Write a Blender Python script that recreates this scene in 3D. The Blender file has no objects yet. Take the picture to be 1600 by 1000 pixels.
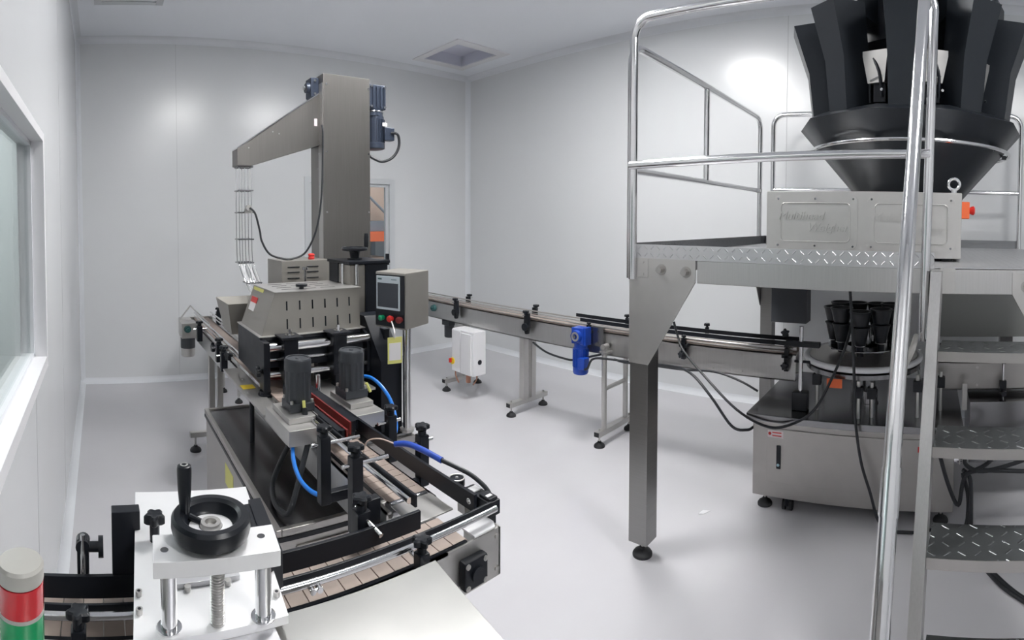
import bpy, bmesh, math, random
from mathutils import Vector, Matrix
random.seed(7)
sc = bpy.context.scene
C = sc.collection
PI = math.pi

# ------------------------------------------------------------ camera (the photo is a phone panorama: cylindrical lens)
R_, XC, YC, PITCH, ROLL, YAW = 825.0, 754.3, 368.0, 0.0268, -0.0011, 0.7240
cd = bpy.data.cameras.new('camera')
cam = bpy.data.objects.new('camera', cd); C.objects.link(cam)
cd.type = 'PANO'
cd.panorama_type = 'CENTRAL_CYLINDRICAL'
cd.central_cylindrical_range_u_min = -XC / R_
cd.central_cylindrical_range_u_max = (1600 - XC) / R_
cd.central_cylindrical_range_v_min = -(1000 - YC) / R_
cd.central_cylindrical_range_v_max = YC / R_
cd.central_cylindrical_radius = 1.0
def _w(d):
    x, y, z = d
    c, s = math.cos(ROLL), math.sin(ROLL); x, z = c*x + s*z, -s*x + c*z
    c, s = math.cos(PITCH), math.sin(PITCH); y, z = c*y + s*z, -s*y + c*z
    c, s = math.cos(YAW), math.sin(YAW); x, y = c*x + s*y, -s*x + c*y
    return Vector((x, y, z))
rt, fw, up = _w((1, 0, 0)), _w((0, 1, 0)), _w((0, 0, 1))
M = Matrix((rt, up, -fw)).transposed().to_4x4(); M.translation = Vector((0, 0, 1.6))
cam.matrix_world = M
sc.camera = cam

# ------------------------------------------------------------ world, exposure
w = bpy.data.worlds.new('world'); sc.world = w; w.use_nodes = True
w.node_tree.nodes['Background'].inputs[0].default_value = (0.75, 0.82, 0.9, 1)
w.node_tree.nodes['Background'].inputs[1].default_value = 0.5
sc.view_settings.view_transform = 'Standard'
sc.view_settings.look = 'None'
sc.view_settings.gamma = 1
sc.view_settings.use_curve_mapping = False
sc.view_settings.exposure = 0.0
LAMP = 58.0          # emission of the ceiling panels

XL, XR, YB, YF, H = -0.221, 4.446, 5.317, -3.2, 3.466

# ------------------------------------------------------------ materials
def mat(name, col, rough=0.5, metal=0.0, noise=0.0, nscale=8.0, stretch=(1, 1, 1), bump=0.0, coat=0.0, emit=None, spec=0.5, alpha=None):
    m = bpy.data.materials.new(name); m.use_nodes = True
    nt = m.node_tree; b = nt.nodes['Principled BSDF']
    b.inputs['Base Color'].default_value = (*col, 1)
    b.inputs['Roughness'].default_value = rough
    b.inputs['Metallic'].default_value = metal
    b.inputs['Specular IOR Level'].default_value = spec
    b.inputs['Coat Weight'].default_value = coat
    tc = nt.nodes.new('ShaderNodeTexCoord'); mp = nt.nodes.new('ShaderNodeMapping')
    mp.inputs['Scale'].default_value = stretch
    nt.links.new(tc.outputs['Object'], mp.inputs['Vector'])
    n = nt.nodes.new('ShaderNodeTexNoise'); n.inputs['Scale'].default_value = nscale; n.inputs['Detail'].default_value = 4
    nt.links.new(mp.outputs[0], n.inputs['Vector'])
    if noise > 0:
        mx = nt.nodes.new('ShaderNodeMix'); mx.data_type = 'RGBA'
        mx.inputs[6].default_value = (*[c*(1-noise) for c in col], 1)
        mx.inputs[7].default_value = (*[min(1, c*(1+noise)) for c in col], 1)
        nt.links.new(n.outputs[0], mx.inputs[0]); nt.links.new(mx.outputs[2], b.inputs['Base Color'])
        mr = nt.nodes.new('ShaderNodeMapRange')
        mr.inputs['To Min'].default_value = rough*(1-noise); mr.inputs['To Max'].default_value = min(1, rough*(1+noise))
        nt.links.new(n.outputs[0], mr.inputs['Value']); nt.links.new(mr.outputs[0], b.inputs['Roughness'])
    if bump > 0:
        bp = nt.nodes.new('ShaderNodeBump'); bp.inputs['Strength'].default_value = bump; bp.inputs['Distance'].default_value = 0.001
        nt.links.new(n.outputs[0], bp.inputs['Height']); nt.links.new(bp.outputs[0], b.inputs['Normal'])
    if emit:
        b.inputs['Emission Color'].default_value = (*emit[0], 1); b.inputs['Emission Strength'].default_value = emit[1]
    return m
WALL = mat('wall_panel', (0.71, 0.723, 0.736), 0.25, 0, 0.02, 1.5, spec=0.8)
COVE = mat('cove_trim', (0.74, 0.76, 0.79), 0.35)
CEIL = mat('ceiling_panel', (0.88, 0.905, 0.95), 0.30, 0, 0.02, 1.0)
FLOOR = mat('epoxy_floor', (0.585, 0.58, 0.605), 0.22, 0, 0.04, 2.5)
SEAM = mat('panel_seam', (0.42, 0.43, 0.44), 0.5)
SS = mat('brushed_steel', (0.28, 0.275, 0.272), 0.30, 0.95, 0.09, 6, (1, 1, 30), 0.12)
SSH = mat('brushed_steel_across', (0.56, 0.553, 0.545), 0.32, 0.95, 0.09, 6, (30, 30, 1), 0.12)
SSP = mat('satin_steel', (0.54, 0.53, 0.515), 0.36, 0.8, 0.06, 12)
COLM = mat('dull_brushed_steel', (0.265, 0.253, 0.240), 0.33, 0.95, 0.09, 6, (30, 1, 1), 0.12)
SSM = mat('satin_steel_cabinet', (0.42, 0.405, 0.39), 0.36, 0.85, 0.06, 12)
SSD = mat('dark_steel_top', (0.27, 0.27, 0.28), 0.22, 0.95, 0.05, 3)
CHROME = mat('polished_steel', (0.74, 0.74, 0.75), 0.13, 1.0)
ALU = mat('white_aluminium', (0.86, 0.86, 0.87), 0.38, 0.35, 0.03, 30)
ALUS = mat('aluminium_side', (0.55, 0.55, 0.57), 0.42, 0.8, 0.05, 20)
BLACK = mat('black_anodised', (0.010, 0.012, 0.017), 0.38, 0.0, 0.15, 20, spec=0.32)
PLAST = mat('black_plastic', (0.009, 0.011, 0.015), 0.33, 0.0, 0.1, 30, spec=0.36)
RUBBER = mat('dark_rubber', (0.02, 0.021, 0.024), 0.6)
CABLE = mat('cable_sheath', (0.014, 0.016, 0.02), 0.42)
GREYM = mat('grey_motor_paint', (0.045, 0.05, 0.058), 0.42, 0.1, 0.08, 30)
SLATE = mat('slate_gearbox_paint', (0.04, 0.052, 0.08), 0.32, 0.3, 0.1, 30)
BLUE = mat('blue_motor_paint', (0.008, 0.06, 0.42), 0.3, 0.0, 0.12, 30, coat=0.3)
BLUET = mat('blue_tube', (0.01, 0.17, 0.62), 0.3)
RED = mat('red_plastic', (0.62, 0.03, 0.025), 0.35)
REDB = mat('red_belt', (0.17, 0.012, 0.012), 0.5)
GREEN = mat('green_plastic', (0.0, 0.22, 0.09), 0.35)
YEL = mat('yellow_plastic', (0.85, 0.62, 0.03), 0.4)
YTAG = mat('yellow_tag', (0.72, 0.70, 0.22), 0.6)
WHT = mat('white_paint', (0.80, 0.80, 0.82), 0.4)
PAPER = mat('white_label', (0.8, 0.78, 0.78), 0.6)
PINKP = mat('pinkish_label', (0.78, 0.68, 0.70), 0.6)
BELT = mat('beige_belt', (0.37, 0.30, 0.26), 0.5, 0.0, 0.12, 40)
SCREEN = mat('lcd_glass', (0.03, 0.037, 0.05), 0.18, 0.0)
SCRGR = mat('screen_bezel', (0.52, 0.58, 0.62), 0.4)
ORNG = mat('orange_paint', (0.85, 0.16, 0.05), 0.45)
CARD = mat('cardboard', (0.46, 0.33, 0.27), 0.8, 0, 0.12, 5)
DGREY = mat('dark_grey_mesh', (0.20, 0.22, 0.26), 0.6)
WEIGH = mat('dark_patterned_steel', (0.016, 0.020, 0.026), 0.36, 0.3, 0.12, 60)
FCOVER = mat('matt_silver_cover', (0.36, 0.345, 0.315), 0.45, 0.7, 0.05, 12)
LAMPM = mat('lamp_diffuser', (1, 1, 1), 0.5, emit=((1.0, 0.99, 0.98), LAMP))
TLRED = mat('tower_red_lens', (0.55, 0.02, 0.03), 0.15, coat=0.5)
TLGRN = mat('tower_green_lens', (0.0, 0.30, 0.10), 0.15, coat=0.5)
TLCAP = mat('tower_cap', (0.42, 0.41, 0.38), 0.35)
TEAL = mat('teal_knob', (0.03, 0.10, 0.10), 0.35)
def glass(name, tint, refl=0.1, rough=0.02):
    m = bpy.data.materials.new(name); m.use_nodes = True
    nt = m.node_tree; nt.nodes.clear()
    o = nt.nodes.new('ShaderNodeOutputMaterial'); mx = nt.nodes.new('ShaderNodeMixShader')
    t = nt.nodes.new('ShaderNodeBsdfTransparent'); g = nt.nodes.new('ShaderNodeBsdfGlossy'); f = nt.nodes.new('ShaderNodeFresnel')
    ge = nt.nodes.new('ShaderNodeNewGeometry'); mr = nt.nodes.new('ShaderNodeMapRange'); mr.inputs['To Min'].default_value = 1.5; mr.inputs['To Max'].default_value = 1/1.5
    nt.links.new(ge.outputs['Backfacing'], mr.inputs['Value']); nt.links.new(mr.outputs[0], f.inputs[0]); t.inputs[0].default_value = (*tint, 1); g.inputs['Roughness'].default_value = rough
    nt.links.new(f.outputs[0], mx.inputs[0]); nt.links.new(t.outputs[0], mx.inputs[1]); nt.links.new(g.outputs[0], mx.inputs[2])
    nt.links.new(mx.outputs[0], o.inputs[0]); return m
GLASS = glass('window_glass', (0.93, 0.96, 0.95))
def tread_mat(name, col, rough, sc_=22.0, ax=(0, 1)):
    """diamond plate: crossed raised bars as bump"""
    m = mat(name, col, rough, 0.85)
    nt = m.node_tree; b = nt.nodes['Principled BSDF']
    tc = nt.nodes.new('ShaderNodeTexCoord'); sep = nt.nodes.new('ShaderNodeSeparateXYZ'); nt.links.new(tc.outputs['Object'], sep.inputs[0])
    def mth(op, a, b_=None):
        n = nt.nodes.new('ShaderNodeMath'); n.operation = op
        for i, v in enumerate((a, b_)):
            if v is None: continue
            if isinstance(v, (int, float)): n.inputs[i].default_value = v
            else: nt.links.new(v, n.inputs[i])
        return n.outputs[0]
    u = mth('MULTIPLY', sep.outputs[ax[0]], sc_); v = mth('MULTIPLY', sep.outputs[ax[1]], sc_)
    cu = mth('FLOOR', u); cv = mth('FLOOR', v)
    par = mth('SUBTRACT', mth('MULTIPLY', mth('PINGPONG', mth('ADD', cu, cv), 1.0), 2.0), 1.0)
    fu = mth('SUBTRACT', mth('SUBTRACT', u, cu), 0.5); fv = mth('SUBTRACT', mth('SUBTRACT', v, cv), 0.5)
    a = mth('ADD', fu, mth('MULTIPLY', fv, par)); bb = mth('SUBTRACT', fu, mth('MULTIPLY', fv, par))
    d1 = mth('ABSOLUTE', a); d2 = mth('ABSOLUTE', bb)
    h = mth('MULTIPLY', mth('SMOOTH_MIN', mth('MAXIMUM', mth('SUBTRACT', 0.12, d1), 0.0), 0.09), mth('LESS_THAN', d2, 0.45))
    bp = nt.nodes.new('ShaderNodeBump'); bp.inputs['Distance'].default_value = 0.05; bp.inputs['Strength'].default_value = 1.0
    nt.links.new(h, bp.inputs['Height']); nt.links.new(bp.outputs[0], b.inputs['Normal'])
    return m
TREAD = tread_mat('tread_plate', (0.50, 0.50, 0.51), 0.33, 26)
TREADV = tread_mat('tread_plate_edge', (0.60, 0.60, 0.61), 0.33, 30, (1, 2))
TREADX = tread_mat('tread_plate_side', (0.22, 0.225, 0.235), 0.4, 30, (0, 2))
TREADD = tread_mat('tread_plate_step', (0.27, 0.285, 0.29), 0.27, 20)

# ------------------------------------------------------------ mesh builder
class MB:
    def __init__(s): s.bm = bmesh.new()
    def _add(s, verts, faces):
        vs = [s.bm.verts.new(v) for v in verts]
        out = []
        for f in faces:
            try: out.append(s.bm.faces.new([vs[i] for i in f]))
            except ValueError: pass
        return vs, out
    def box(s, a, b, bev=0.0, rot=None, seg=2):
        """box from corner a to corner b; rot = (z angle, pivot) """
        x0, x1 = sorted((a[0], b[0])); y0, y1 = sorted((a[1], b[1])); z0, z1 = sorted((a[2], b[2]))
        vs, fs = s._add([(x, y, z) for x in (x0, x1) for y in (y0, y1) for z in (z0, z1)],
                        [(0, 1, 3, 2), (4, 6, 7, 5), (0, 4, 5, 1), (2, 3, 7, 6), (0, 2, 6, 4), (1, 5, 7, 3)])
        if rot:
            m = Matrix.Translation(rot[1]) @ Matrix.Rotation(rot[0], 4, 'Z') @ Matrix.Translation(-Vector(rot[1]))
            for v in vs: v.co = m @ v.co
        if bev > 0:
            es = {e for f in fs for e in f.edges}
            bmesh.ops.bevel(s.bm, geom=list(es), offset=min(bev, 0.45*min(x1-x0, y1-y0, z1-z0)), segments=seg, affect='EDGES', profile=0.5)
        return s
    def cyl(s, p0, p1, r0, r1=None, n=24, caps=True):
        p0, p1 = Vector(p0), Vector(p1); r1 = r0 if r1 is None else r1
        d = (p1 - p0).normalized(); u = d.orthogonal().normalized(); v = d.cross(u)
        ring = lambda p, r: [p + r*(math.cos(2*PI*i/n)*u + math.sin(2*PI*i/n)*v) for i in range(n)]
        fs = [(i, (i+1) % n, n+(i+1) % n, n+i) for i in range(n)]
        if caps: fs += [tuple(range(n))[::-1], tuple(range(n, 2*n))]
        s._add(ring(p0, r0) + ring(p1, r1), fs); return s
    def lathe(s, c, prof, n=32, axis=(0, 0, 1), close=True):
        """prof: list of (radius, height along axis)"""
        c = Vector(c); d = Vector(axis).normalized(); u = d.orthogonal().normalized(); v = d.cross(u)
        if abs(d.z) > 0.99: u, v = Vector((1, 0, 0)), Vector((0, 1 if d.z > 0 else -1, 0))
        vs = [c + d*h + max(r, 1e-5)*(math.cos(2*PI*i/n)*u + math.sin(2*PI*i/n)*v) for r, h in prof for i in range(n)]
        fs = []
        for k in range(len(prof)-1):
            fs += [(k*n+i, k*n+(i+1) % n, (k+1)*n+(i+1) % n, (k+1)*n+i) for i in range(n)]
        if close:
            fs += [tuple(range(n))[::-1], tuple(range((len(prof)-1)*n, len(prof)*n))]
        s._add(vs, fs); return s
    def torus(s, c, R, r, axis=(0, 0, 1), n=40, k=10):
        c = Vector(c); d = Vector(axis).normalized(); u = d.orthogonal().normalized(); v = d.cross(u)
        vs, fs = [], []
        for i in range(n):
            a = 2*PI*i/n; e = math.cos(a)*u + math.sin(a)*v
            for j in range(k):
                b = 2*PI*j/k; vs.append(c + e*(R + r*math.cos(b)) + d*r*math.sin(b))
                fs.append((i*k+j, ((i+1) % n)*k+j, ((i+1) % n)*k+(j+1) % k, i*k+(j+1) % k))
        s._add(vs, fs); return s
    def tube(s, pts, r, n=12, smooth=4, closed=False):
        """round tube through pts, corners rounded by Catmull-Rom subdivision (smooth=0: polyline)"""
        P = [Vector(p) for p in pts]
        if smooth:
            Q = []
            L = len(P)
            for i in range(L-1):
                a, b, c, d = P[max(i-1, 0)], P[i], P[i+1], P[min(i+2, L-1)]
                for k in range(smooth):
                    t = k/smooth
                    Q.append(0.5*((2*b) + (c-a)*t + (2*a-5*b+4*c-d)*t*t + (3*b-a-3*c+d)*t**3))
            Q.append(P[-1]); P = Q
        N = len(P); tang = [(P[min(i+1, N-1)] - P[max(i-1, 0)]).normalized() for i in range(N)]
        u = tang[0].orthogonal().normalized(); vs, fs = [], []
        for i in range(N):
            t = tang[i]; u = (u - t*u.dot(t)).normalized(); v = t.cross(u)
            k = 1.0
            if 0 < i < N-1:
                a1 = (P[i]-P[i-1]).normalized(); a2 = (P[i+1]-P[i]).normalized(); k = 1/max(0.5, math.cos(0.5*a1.angle(a2, 0)))
            for j in range(n):
                b = 2*PI*j/n; vs.append(P[i] + r*(math.cos(b)*u + math.sin(b)*v))
        for i in range(N-1):
            fs += [(i*n+j, i*n+(j+1) % n, (i+1)*n+(j+1) % n, (i+1)*n+j) for j in range(n)]
        fs += [tuple(range(n))[::-1], tuple(range((N-1)*n, N*n))]
        s._add(vs, fs); return s
    def prism(s, poly, ext, bev=0.0):
        """poly: planar 3D polygon, ext: extrusion vector"""
        n = len(poly); e = Vector(ext)
        vs, fs = s._add([Vector(p) for p in poly] + [Vector(p) + e for p in poly],
               [tuple(range(n))[::-1], tuple(range(n, 2*n))] + [(i, (i+1) % n, n+(i+1) % n, n+i) for i in range(n)])
        if bev > 0:
            es = {e_ for f in fs for e_ in f.edges}
            bmesh.ops.bevel(s.bm, geom=list(es), offset=bev, segments=2, affect='EDGES', profile=0.5)
        return s
    def loft(s, rings, cap=True):
        n = len(rings[0]); vs = [Vector(p) for r in rings for p in r]; fs = []
        for k in range(len(rings)-1):
            fs += [(k*n+i, k*n+(i+1) % n, (k+1)*n+(i+1) % n, (k+1)*n+i) for i in range(n)]
        if cap: fs += [tuple(range(n))[::-1], tuple(range((len(rings)-1)*n, len(rings)*n))]
        s._add(vs, fs); return s
    def star(s, c, r, h, axis=(0, 0, 1), lobes=5, hub=0.35):
        """lobed grip knob of radius r, thickness h, stem towards -axis"""
        c = Vector(c); d = Vector(axis).normalized(); u = d.orthogonal().normalized(); v = d.cross(u)
        n = lobes*8; prof = []
        for i in range(n):
            a = 2*PI*i/n; rr = r*(0.84 + 0.16*math.cos(lobes*a)); prof.append((math.cos(a)*u + math.sin(a)*v)*rr)
        s.loft([[c + d*(-h/2) + p*0.88 for p in prof], [c + d*(-h*0.38) + p for p in prof], [c + d*(h*0.3) + p for p in prof], [c + d*(h/2) + p*0.8 for p in prof], [c + d*(h*0.42) + p*0.35 for p in prof]])
        s.cyl(c - d*(h/2 + r*0.7), c - d*(h*0.4), r*hub, r*hub*1.25, 16)
        return s
    def build(s, name, m, parent=None, off=None, angle=35):
        bm = s.bm
        bmesh.ops.recalc_face_normals(bm, faces=bm.faces)
        if off is None:
            off = parent.get('_o', (0, 0, 0)) if parent else (0, 0, 0)
        bmesh.ops.translate(bm, verts=bm.verts, vec=-Vector(off))
        me = bpy.data.meshes.new(name); bm.to_mesh(me); bm.free()
        for p in me.polygons: p.use_smooth = True
        me.set_sharp_from_angle(angle=math.radians(angle))
        me.materials.append(m)
        o = bpy.data.objects.new(name, me); C.objects.link(o)
        wn = o.modifiers.new('weighted_normal', 'WEIGHTED_NORMAL'); wn.keep_sharp = True; wn.weight = 90
        if parent is not None: o.parent = parent
        ORIG[o.name] = tuple(off)
        if parent is None: o.location = off
        return o
ORIG = {}
def B(name, m, parent, fn):
    """one part: fn draws into a builder in world coordinates; parent may be a thing or a part"""
    b = MB(); fn(b)
    off = ORIG[parent.name] if parent is not None else (0, 0, 0)
    if name in ONE_MESH: return b.build(name, m, parent, off)
    bm = b.bm; bm.verts.ensure_lookup_table(); bm.verts.index_update()
    isl, seen = [], set()
    for v in bm.verts:                      # loose islands
        if v.index in seen: continue
        st_, grp = [v], []; seen.add(v.index)
        while st_:
            q = st_.pop(); grp.append(q)
            for e in q.link_edges:
                o = e.other_vert(q)
                if o.index not in seen: seen.add(o.index); st_.append(o)
        isl.append(grp)
    if len(isl) == 1 or len(isl) > 60: return b.build(name, m, parent, off)
    box = [([min(v.co[k] for v in g) - .002 for k in range(3)], [max(v.co[k] for v in g) + .002 for k in range(3)]) for g in isl]
    cl = list(range(len(isl)))
    for i in range(len(isl)):
        for j in range(i):
            if all(box[i][0][k] <= box[j][1][k] and box[j][0][k] <= box[i][1][k] for k in range(3)):
                a_, c_ = cl[i], cl[j]; cl = [c_ if t == a_ else t for t in cl]
    first = None
    for c in sorted(set(cl)):               # pieces that lie apart become parts of their own
        nb = MB(); mp = {}
        for i, g in enumerate(isl):
            if cl[i] != c: continue
            fs = set()
            for v in g:
                mp[v.index] = nb.bm.verts.new(v.co); fs.update(v.link_faces)
            for f in sorted(fs, key=lambda f: min(v.index for v in f.verts)):
                nb.bm.faces.new([mp[v.index] for v in f.verts])
        o = nb.build(name, m, parent, off)
        first = first or o
    bm.free(); return first
ONE_MESH = {'label_print', 'slat_chain', 'louvre', 'fins', 'pressed_border', 'wear_strip', 'damper', 'top_rim', 'drive_motor', 'core', 'frame', 'window_bead', 'door_leaf', 'plenum', 'seam', 'rim_line', 'castor', 'side_plate', 'chute_braces', 'wire_chute', 'drive_gearbox', 'rail_clamp',  'stair_tread', 'belt_carrier'}
def thing(name, label, cat, loc, group=None):
    o = bpy.data.objects.new(name, None); C.objects.link(o); o.location = loc; o.empty_display_size = 0.1
    o['label'] = label; o['category'] = cat
    if group: o['group'] = group
    ORIG[o.name] = tuple(loc); return o
def single(name, label, cat, m, fn, loc=(0, 0, 0), group=None):
    b = MB(); fn(b); o = b.build(name, m, None, loc)
    o['label'] = label; o['category'] = cat
    if group: o['group'] = group
    return o
def struct(name, m, fn, parent=None):
    b = MB(); fn(b); o = b.build(name, m, parent, ORIG[parent.name] if parent else (0, 0, 0))
    if parent is None: o['kind'] = 'structure'
    return o
def text(body, m, parent, loc, size, rx, rz, ext=0.0006, name='lettering', space=1.0, shear=0.0):
    """lettering as a mesh, lying in the plane turned by rx about X then rz about Z"""
    cu = bpy.data.curves.new(name, 'FONT'); cu.body = body; cu.size = size; cu.extrude = ext; cu.align_x = 'CENTER'; cu.align_y = 'CENTER'
    cu.space_line = space; cu.shear = shear
    t = bpy.data.objects.new('tmp', cu); C.objects.link(t)
    dg = bpy.context.evaluated_depsgraph_get(); me = bpy.data.meshes.new_from_object(t.evaluated_get(dg))
    bpy.data.objects.remove(t)
    me.transform(Matrix.Translation(Vector(loc) - Vector(ORIG[parent.name])) @ Matrix.Rotation(rz, 4, 'Z') @ Matrix.Rotation(rx, 4, 'X'))
    me.materials.clear(); me.materials.append(m)
    o = bpy.data.objects.new(name, me); C.objects.link(o); o.parent = parent; ORIG[o.name] = ORIG[parent.name]
    return o

# ------------------------------------------------------------ the room
T = 0.08
struct('floor', FLOOR, lambda b: b.box((XL-T, YF-T, -0.1), (XR+T, YB+T, 0)))
# ceiling with the hole of the air outlet
V0, V1, W0, W1 = 3.50, 4.06, 4.36, 4.98
struct('ceiling', CEIL, lambda b: [b.box((XL-T, YF-T, H), (V0, YB+T, H+T)), b.box((V1, YF-T, H), (XR+T, YB+T, H+T)),
                                   b.box((V0, YF-T, H), (V1, W0, H+T)), b.box((V0, W1, H), (V1, YB+T, H+T))])
WY0, WY1, WZ0, WZ1 = 0.35, 1.98, 1.10, 1.92     # window opening in the left wall
struct('wall_left', WALL, lambda b: [b.box((XL-T, YF, 0), (XL, WY0, H)), b.box((XL-T, WY1, 0), (XL, YB, H)),
                                     b.box((XL-T, WY0, 0), (XL, WY1, WZ0)), b.box((XL-T, WY0, WZ1), (XL, WY1, H))])
DX0, DX1, DZ1 = 2.22, 3.245, 2.04
struct('wall_back', WALL, lambda b: [b.box((XL-T, YB, 0), (DX0, YB+T, H)), b.box((DX1, YB, 0), (XR+T, YB+T, H)), b.box((DX0, YB, DZ1), (DX1, YB+T, H))])
struct('wall_right', WALL, lambda b: b.box((XR, YF, 0), (XR+T, YB, H)))
struct('wall_front', WALL, lambda b: b.box((XL-T, YF-T, 0), (XR+T, YF, H)))
def cove(b, p0, p1, n1, n2, r=0.045):
    """concave quarter-round strip along p0-p1 filling the corner between the planes whose inward normals are n1, n2"""
    p0, p1, n1, n2 = map(Vector, (p0, p1, n1, n2)); prof = [Vector((0, 0, 0))]
    for i in range(7):
        a = PI/2*i/6; prof.append(n1*r*(1-math.sin(a)) + n2*r*(1-math.cos(a)))
    b.loft([[p0 + q for q in prof], [p1 + q for q in prof]])
X, Y, Z = Vector((1, 0, 0)), Vector((0, 1, 0)), Vector((0, 0, 1))
k = 1
for p0, p1, n1, n2, r in [((XL, YB, H), (XR, YB, H), -Y, -Z, .06), ((XL, YF, H), (XL, YB, H), X, -Z, .06), ((XR, YF, H), (XR, YB, H), -X, -Z, .06),
                       ((XL, YB, 0), (XL, YB, H), X, -Y, .045), ((XR, YB, 0), (XR, YB, H), -X, -Y, .05)]:
    struct('trim_%d' % k, COVE, lambda b: cove(b, p0, p1, n1, n2, r)); k += 1
for nm, p0, p1, n1, n2 in [('left', (XL, YF, 0), (XL, YB, 0), X, Z), ('back', (XL, YB, 0), (DX0-.1, YB, 0), -Y, Z), ('right', (XR, YF, 0), (XR, YB, 0), -X, Z)]:
    struct('baseboard_' + nm, COVE, lambda b: cove(b, p0, p1, n1, n2, .05))
struct('baseboard_back_right', COVE, lambda b: cove(b, (DX1+.1, YB, 0), (XR, YB, 0), -Y, Z, .05))
# seams between the wall panels
for j, xs in enumerate((0.785,)):
    struct('trim_%d' % (k), SEAM, lambda b: b.box((xs-.0015, YB-.0008, .05), (xs+.0015, YB+.001, H-.06))); k += 1
for ys in (1.25, -1.25):
    struct('trim_%d' % k, SEAM, lambda b: b.box((XR-.0008, ys-.002, .05), (XR+.001, ys+.002, H-.06))); k += 1
for ys, z1 in ((2.95, H-.06), (1.72, WZ0-.045), (0.3, H-.06)):
    struct('trim_%d' % k, SEAM, lambda b: b.box((XL-.001, ys-.0015, .05), (XL+.0008, ys+.0015, z1))); k += 1
# window in the left wall: proud frame, sill, pane
win = struct('window_1', WHT, lambda b: [
    b.box((XL-T-.01, WY0-.03, WZ0-.04), (XL+.012, WY1+.03, WZ0+.005), .002), b.box((XL-T-.01, WY0-.03, WZ1-.005), (XL+.012, WY1+.03, WZ1+.03), .002),
    b.box((XL-T-.01, WY0-.03, WZ0), (XL+.0118, WY0+.005, WZ1), .002), b.box((XL-T-.01, WY1-.005, WZ0), (XL+.0118, WY1+.03, WZ1), .002)])
ORIG[win.name] = (0, 0, 0)
B('window_bead', COVE, win, lambda b: [b.box((XL-T, WY0, WZ0), (XL-.035, WY1-.004, WZ0+.02)), b.box((XL-T, WY0, WZ1-.02), (XL-.035, WY1, WZ1)),
                                      b.box((XL-T, WY1-.02, WZ0), (XL-.035, WY1, WZ1)), b.box((XL-T, WY0, WZ0), (XL-.035, WY0+.02, WZ1))])
B('pane', GLASS, win, lambda b: b.box((XL-.055, WY0+.01, WZ0+.01), (XL-.049, WY1-.01, WZ1-.01)))
# the neighbouring room seen through the window
struct('wall_neighbour', mat('neighbour_wall', (0.50, 0.54, 0.53), 0.4), lambda b: [b.box((-3.0, -1.5, 0), (-2.9, 6.5, 3.4)), b.box((-3.0, 6.4, 0), (-.4, 6.5, 3.4)), b.box((-3, -1.6, 0), (-.4, -1.5, 3.4))])
struct('floor_neighbour', mat('neighbour_floor', (0.40, 0.43, 0.42), 0.35), lambda b: b.box((-3.0, -1.5, -.1), (-.31, 6.5, 0)))
struct('ceiling_neighbour', mat('neighbour_ceiling', (0.7, 0.72, 0.72), 0.5), lambda b: b.box((-3.0, -1.5, 3.4), (-.31, 6.5, 3.5)))
# glazed door in the back wall, warehouse behind
FR = mat('door_frame_grey', (0.62, 0.64, 0.66), 0.35, 0.2)
door = struct('door_1', FR, lambda b: [b.box((DX0-.055, YB-.012, 0), (DX0+.006, YB+T+.01, DZ1+.055), .003), b.box((DX1-.006, YB-.012, 0), (DX1+.065, YB+T+.01, DZ1+.055), .003),
                                       b.box((DX0, YB-.0118, DZ1-.006), (DX1, YB+T+.01, DZ1+.055), .003)])
ORIG[door.name] = (0, 0, 0)
B('door_leaf', FR, door, lambda b: [b.box((DX0, YB+.02, 0), (DX1, YB+.06, .12), .003), b.box((DX0, YB+.02, DZ1-.04), (DX1, YB+.06, DZ1), .003),
                                    b.box((DX0, YB+.02, .12), (DX0+.045, YB+.06, DZ1-.04), .003), b.box((DX1-.045, YB+.02, .12), (DX1, YB+.06, DZ1-.04), .003)])
B('pane', GLASS, door, lambda b: b.box((DX0+.04, YB+.037, .11), (DX1-.04, YB+.043, DZ1-.03)))
struct('floor_warehouse', mat('concrete', (0.33, 0.33, 0.34), 0.6), lambda b: b.box((0, YB+T, -.1), (7, 10, 0)))
struct('wall_warehouse', mat('warehouse_wall', (0.42, 0.43, 0.46), 0.6), lambda b: [b.box((0, 9.9, 0), (7, 10, 4)), b.box((-.1, YB+T, 0), (0, 10, 4)), b.box((7, YB+T, 0), (7.1, 10, 4))])
rk = thing('pallet_rack', 'grey pallet rack with orange beam seen through the glazed door', 'rack', (3.6, 7.2, 0))
for xx in (2.62, 4.38):
    for yy in (6.9, 7.75):
        B('upright', DGREY, rk, lambda b: b.box((xx-.04, yy-.04, 0), (xx+.04, yy+.04, 3.2), .005))
B('brace', DGREY, rk, lambda b: b.tube([(3.55, 6.84, 2.2), (4.36, 6.84, 1.50)], .020, 8, 0))
for zz in (1.30, 2.75):
    for yy in (6.86, 7.72):
        o = B('beam', ORNG, rk, lambda b: b.box((2.66, yy, zz), (4.34, yy+.06, zz+.15), .004)); o['label'] = 'orange load beam'
    B('shelf_deck', DGREY, rk, lambda b: b.box((2.66, 6.925, zz+.13), (4.34, 7.715, zz+.15)))
for x0, x1, lb in ((2.72, 3.46, 'left grey pallet on the rack shelf behind the door'), (3.52, 4.3, 'right grey pallet on the rack shelf behind the door')):
    single('pallet', lb, 'pallet', DGREY, lambda b: [b.box((x0, 6.94, 1.452), (x1, 7.70, 1.61), .01)], ((x0+x1)/2, 7.3, 1.452), 'pallets on the rack')
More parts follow.
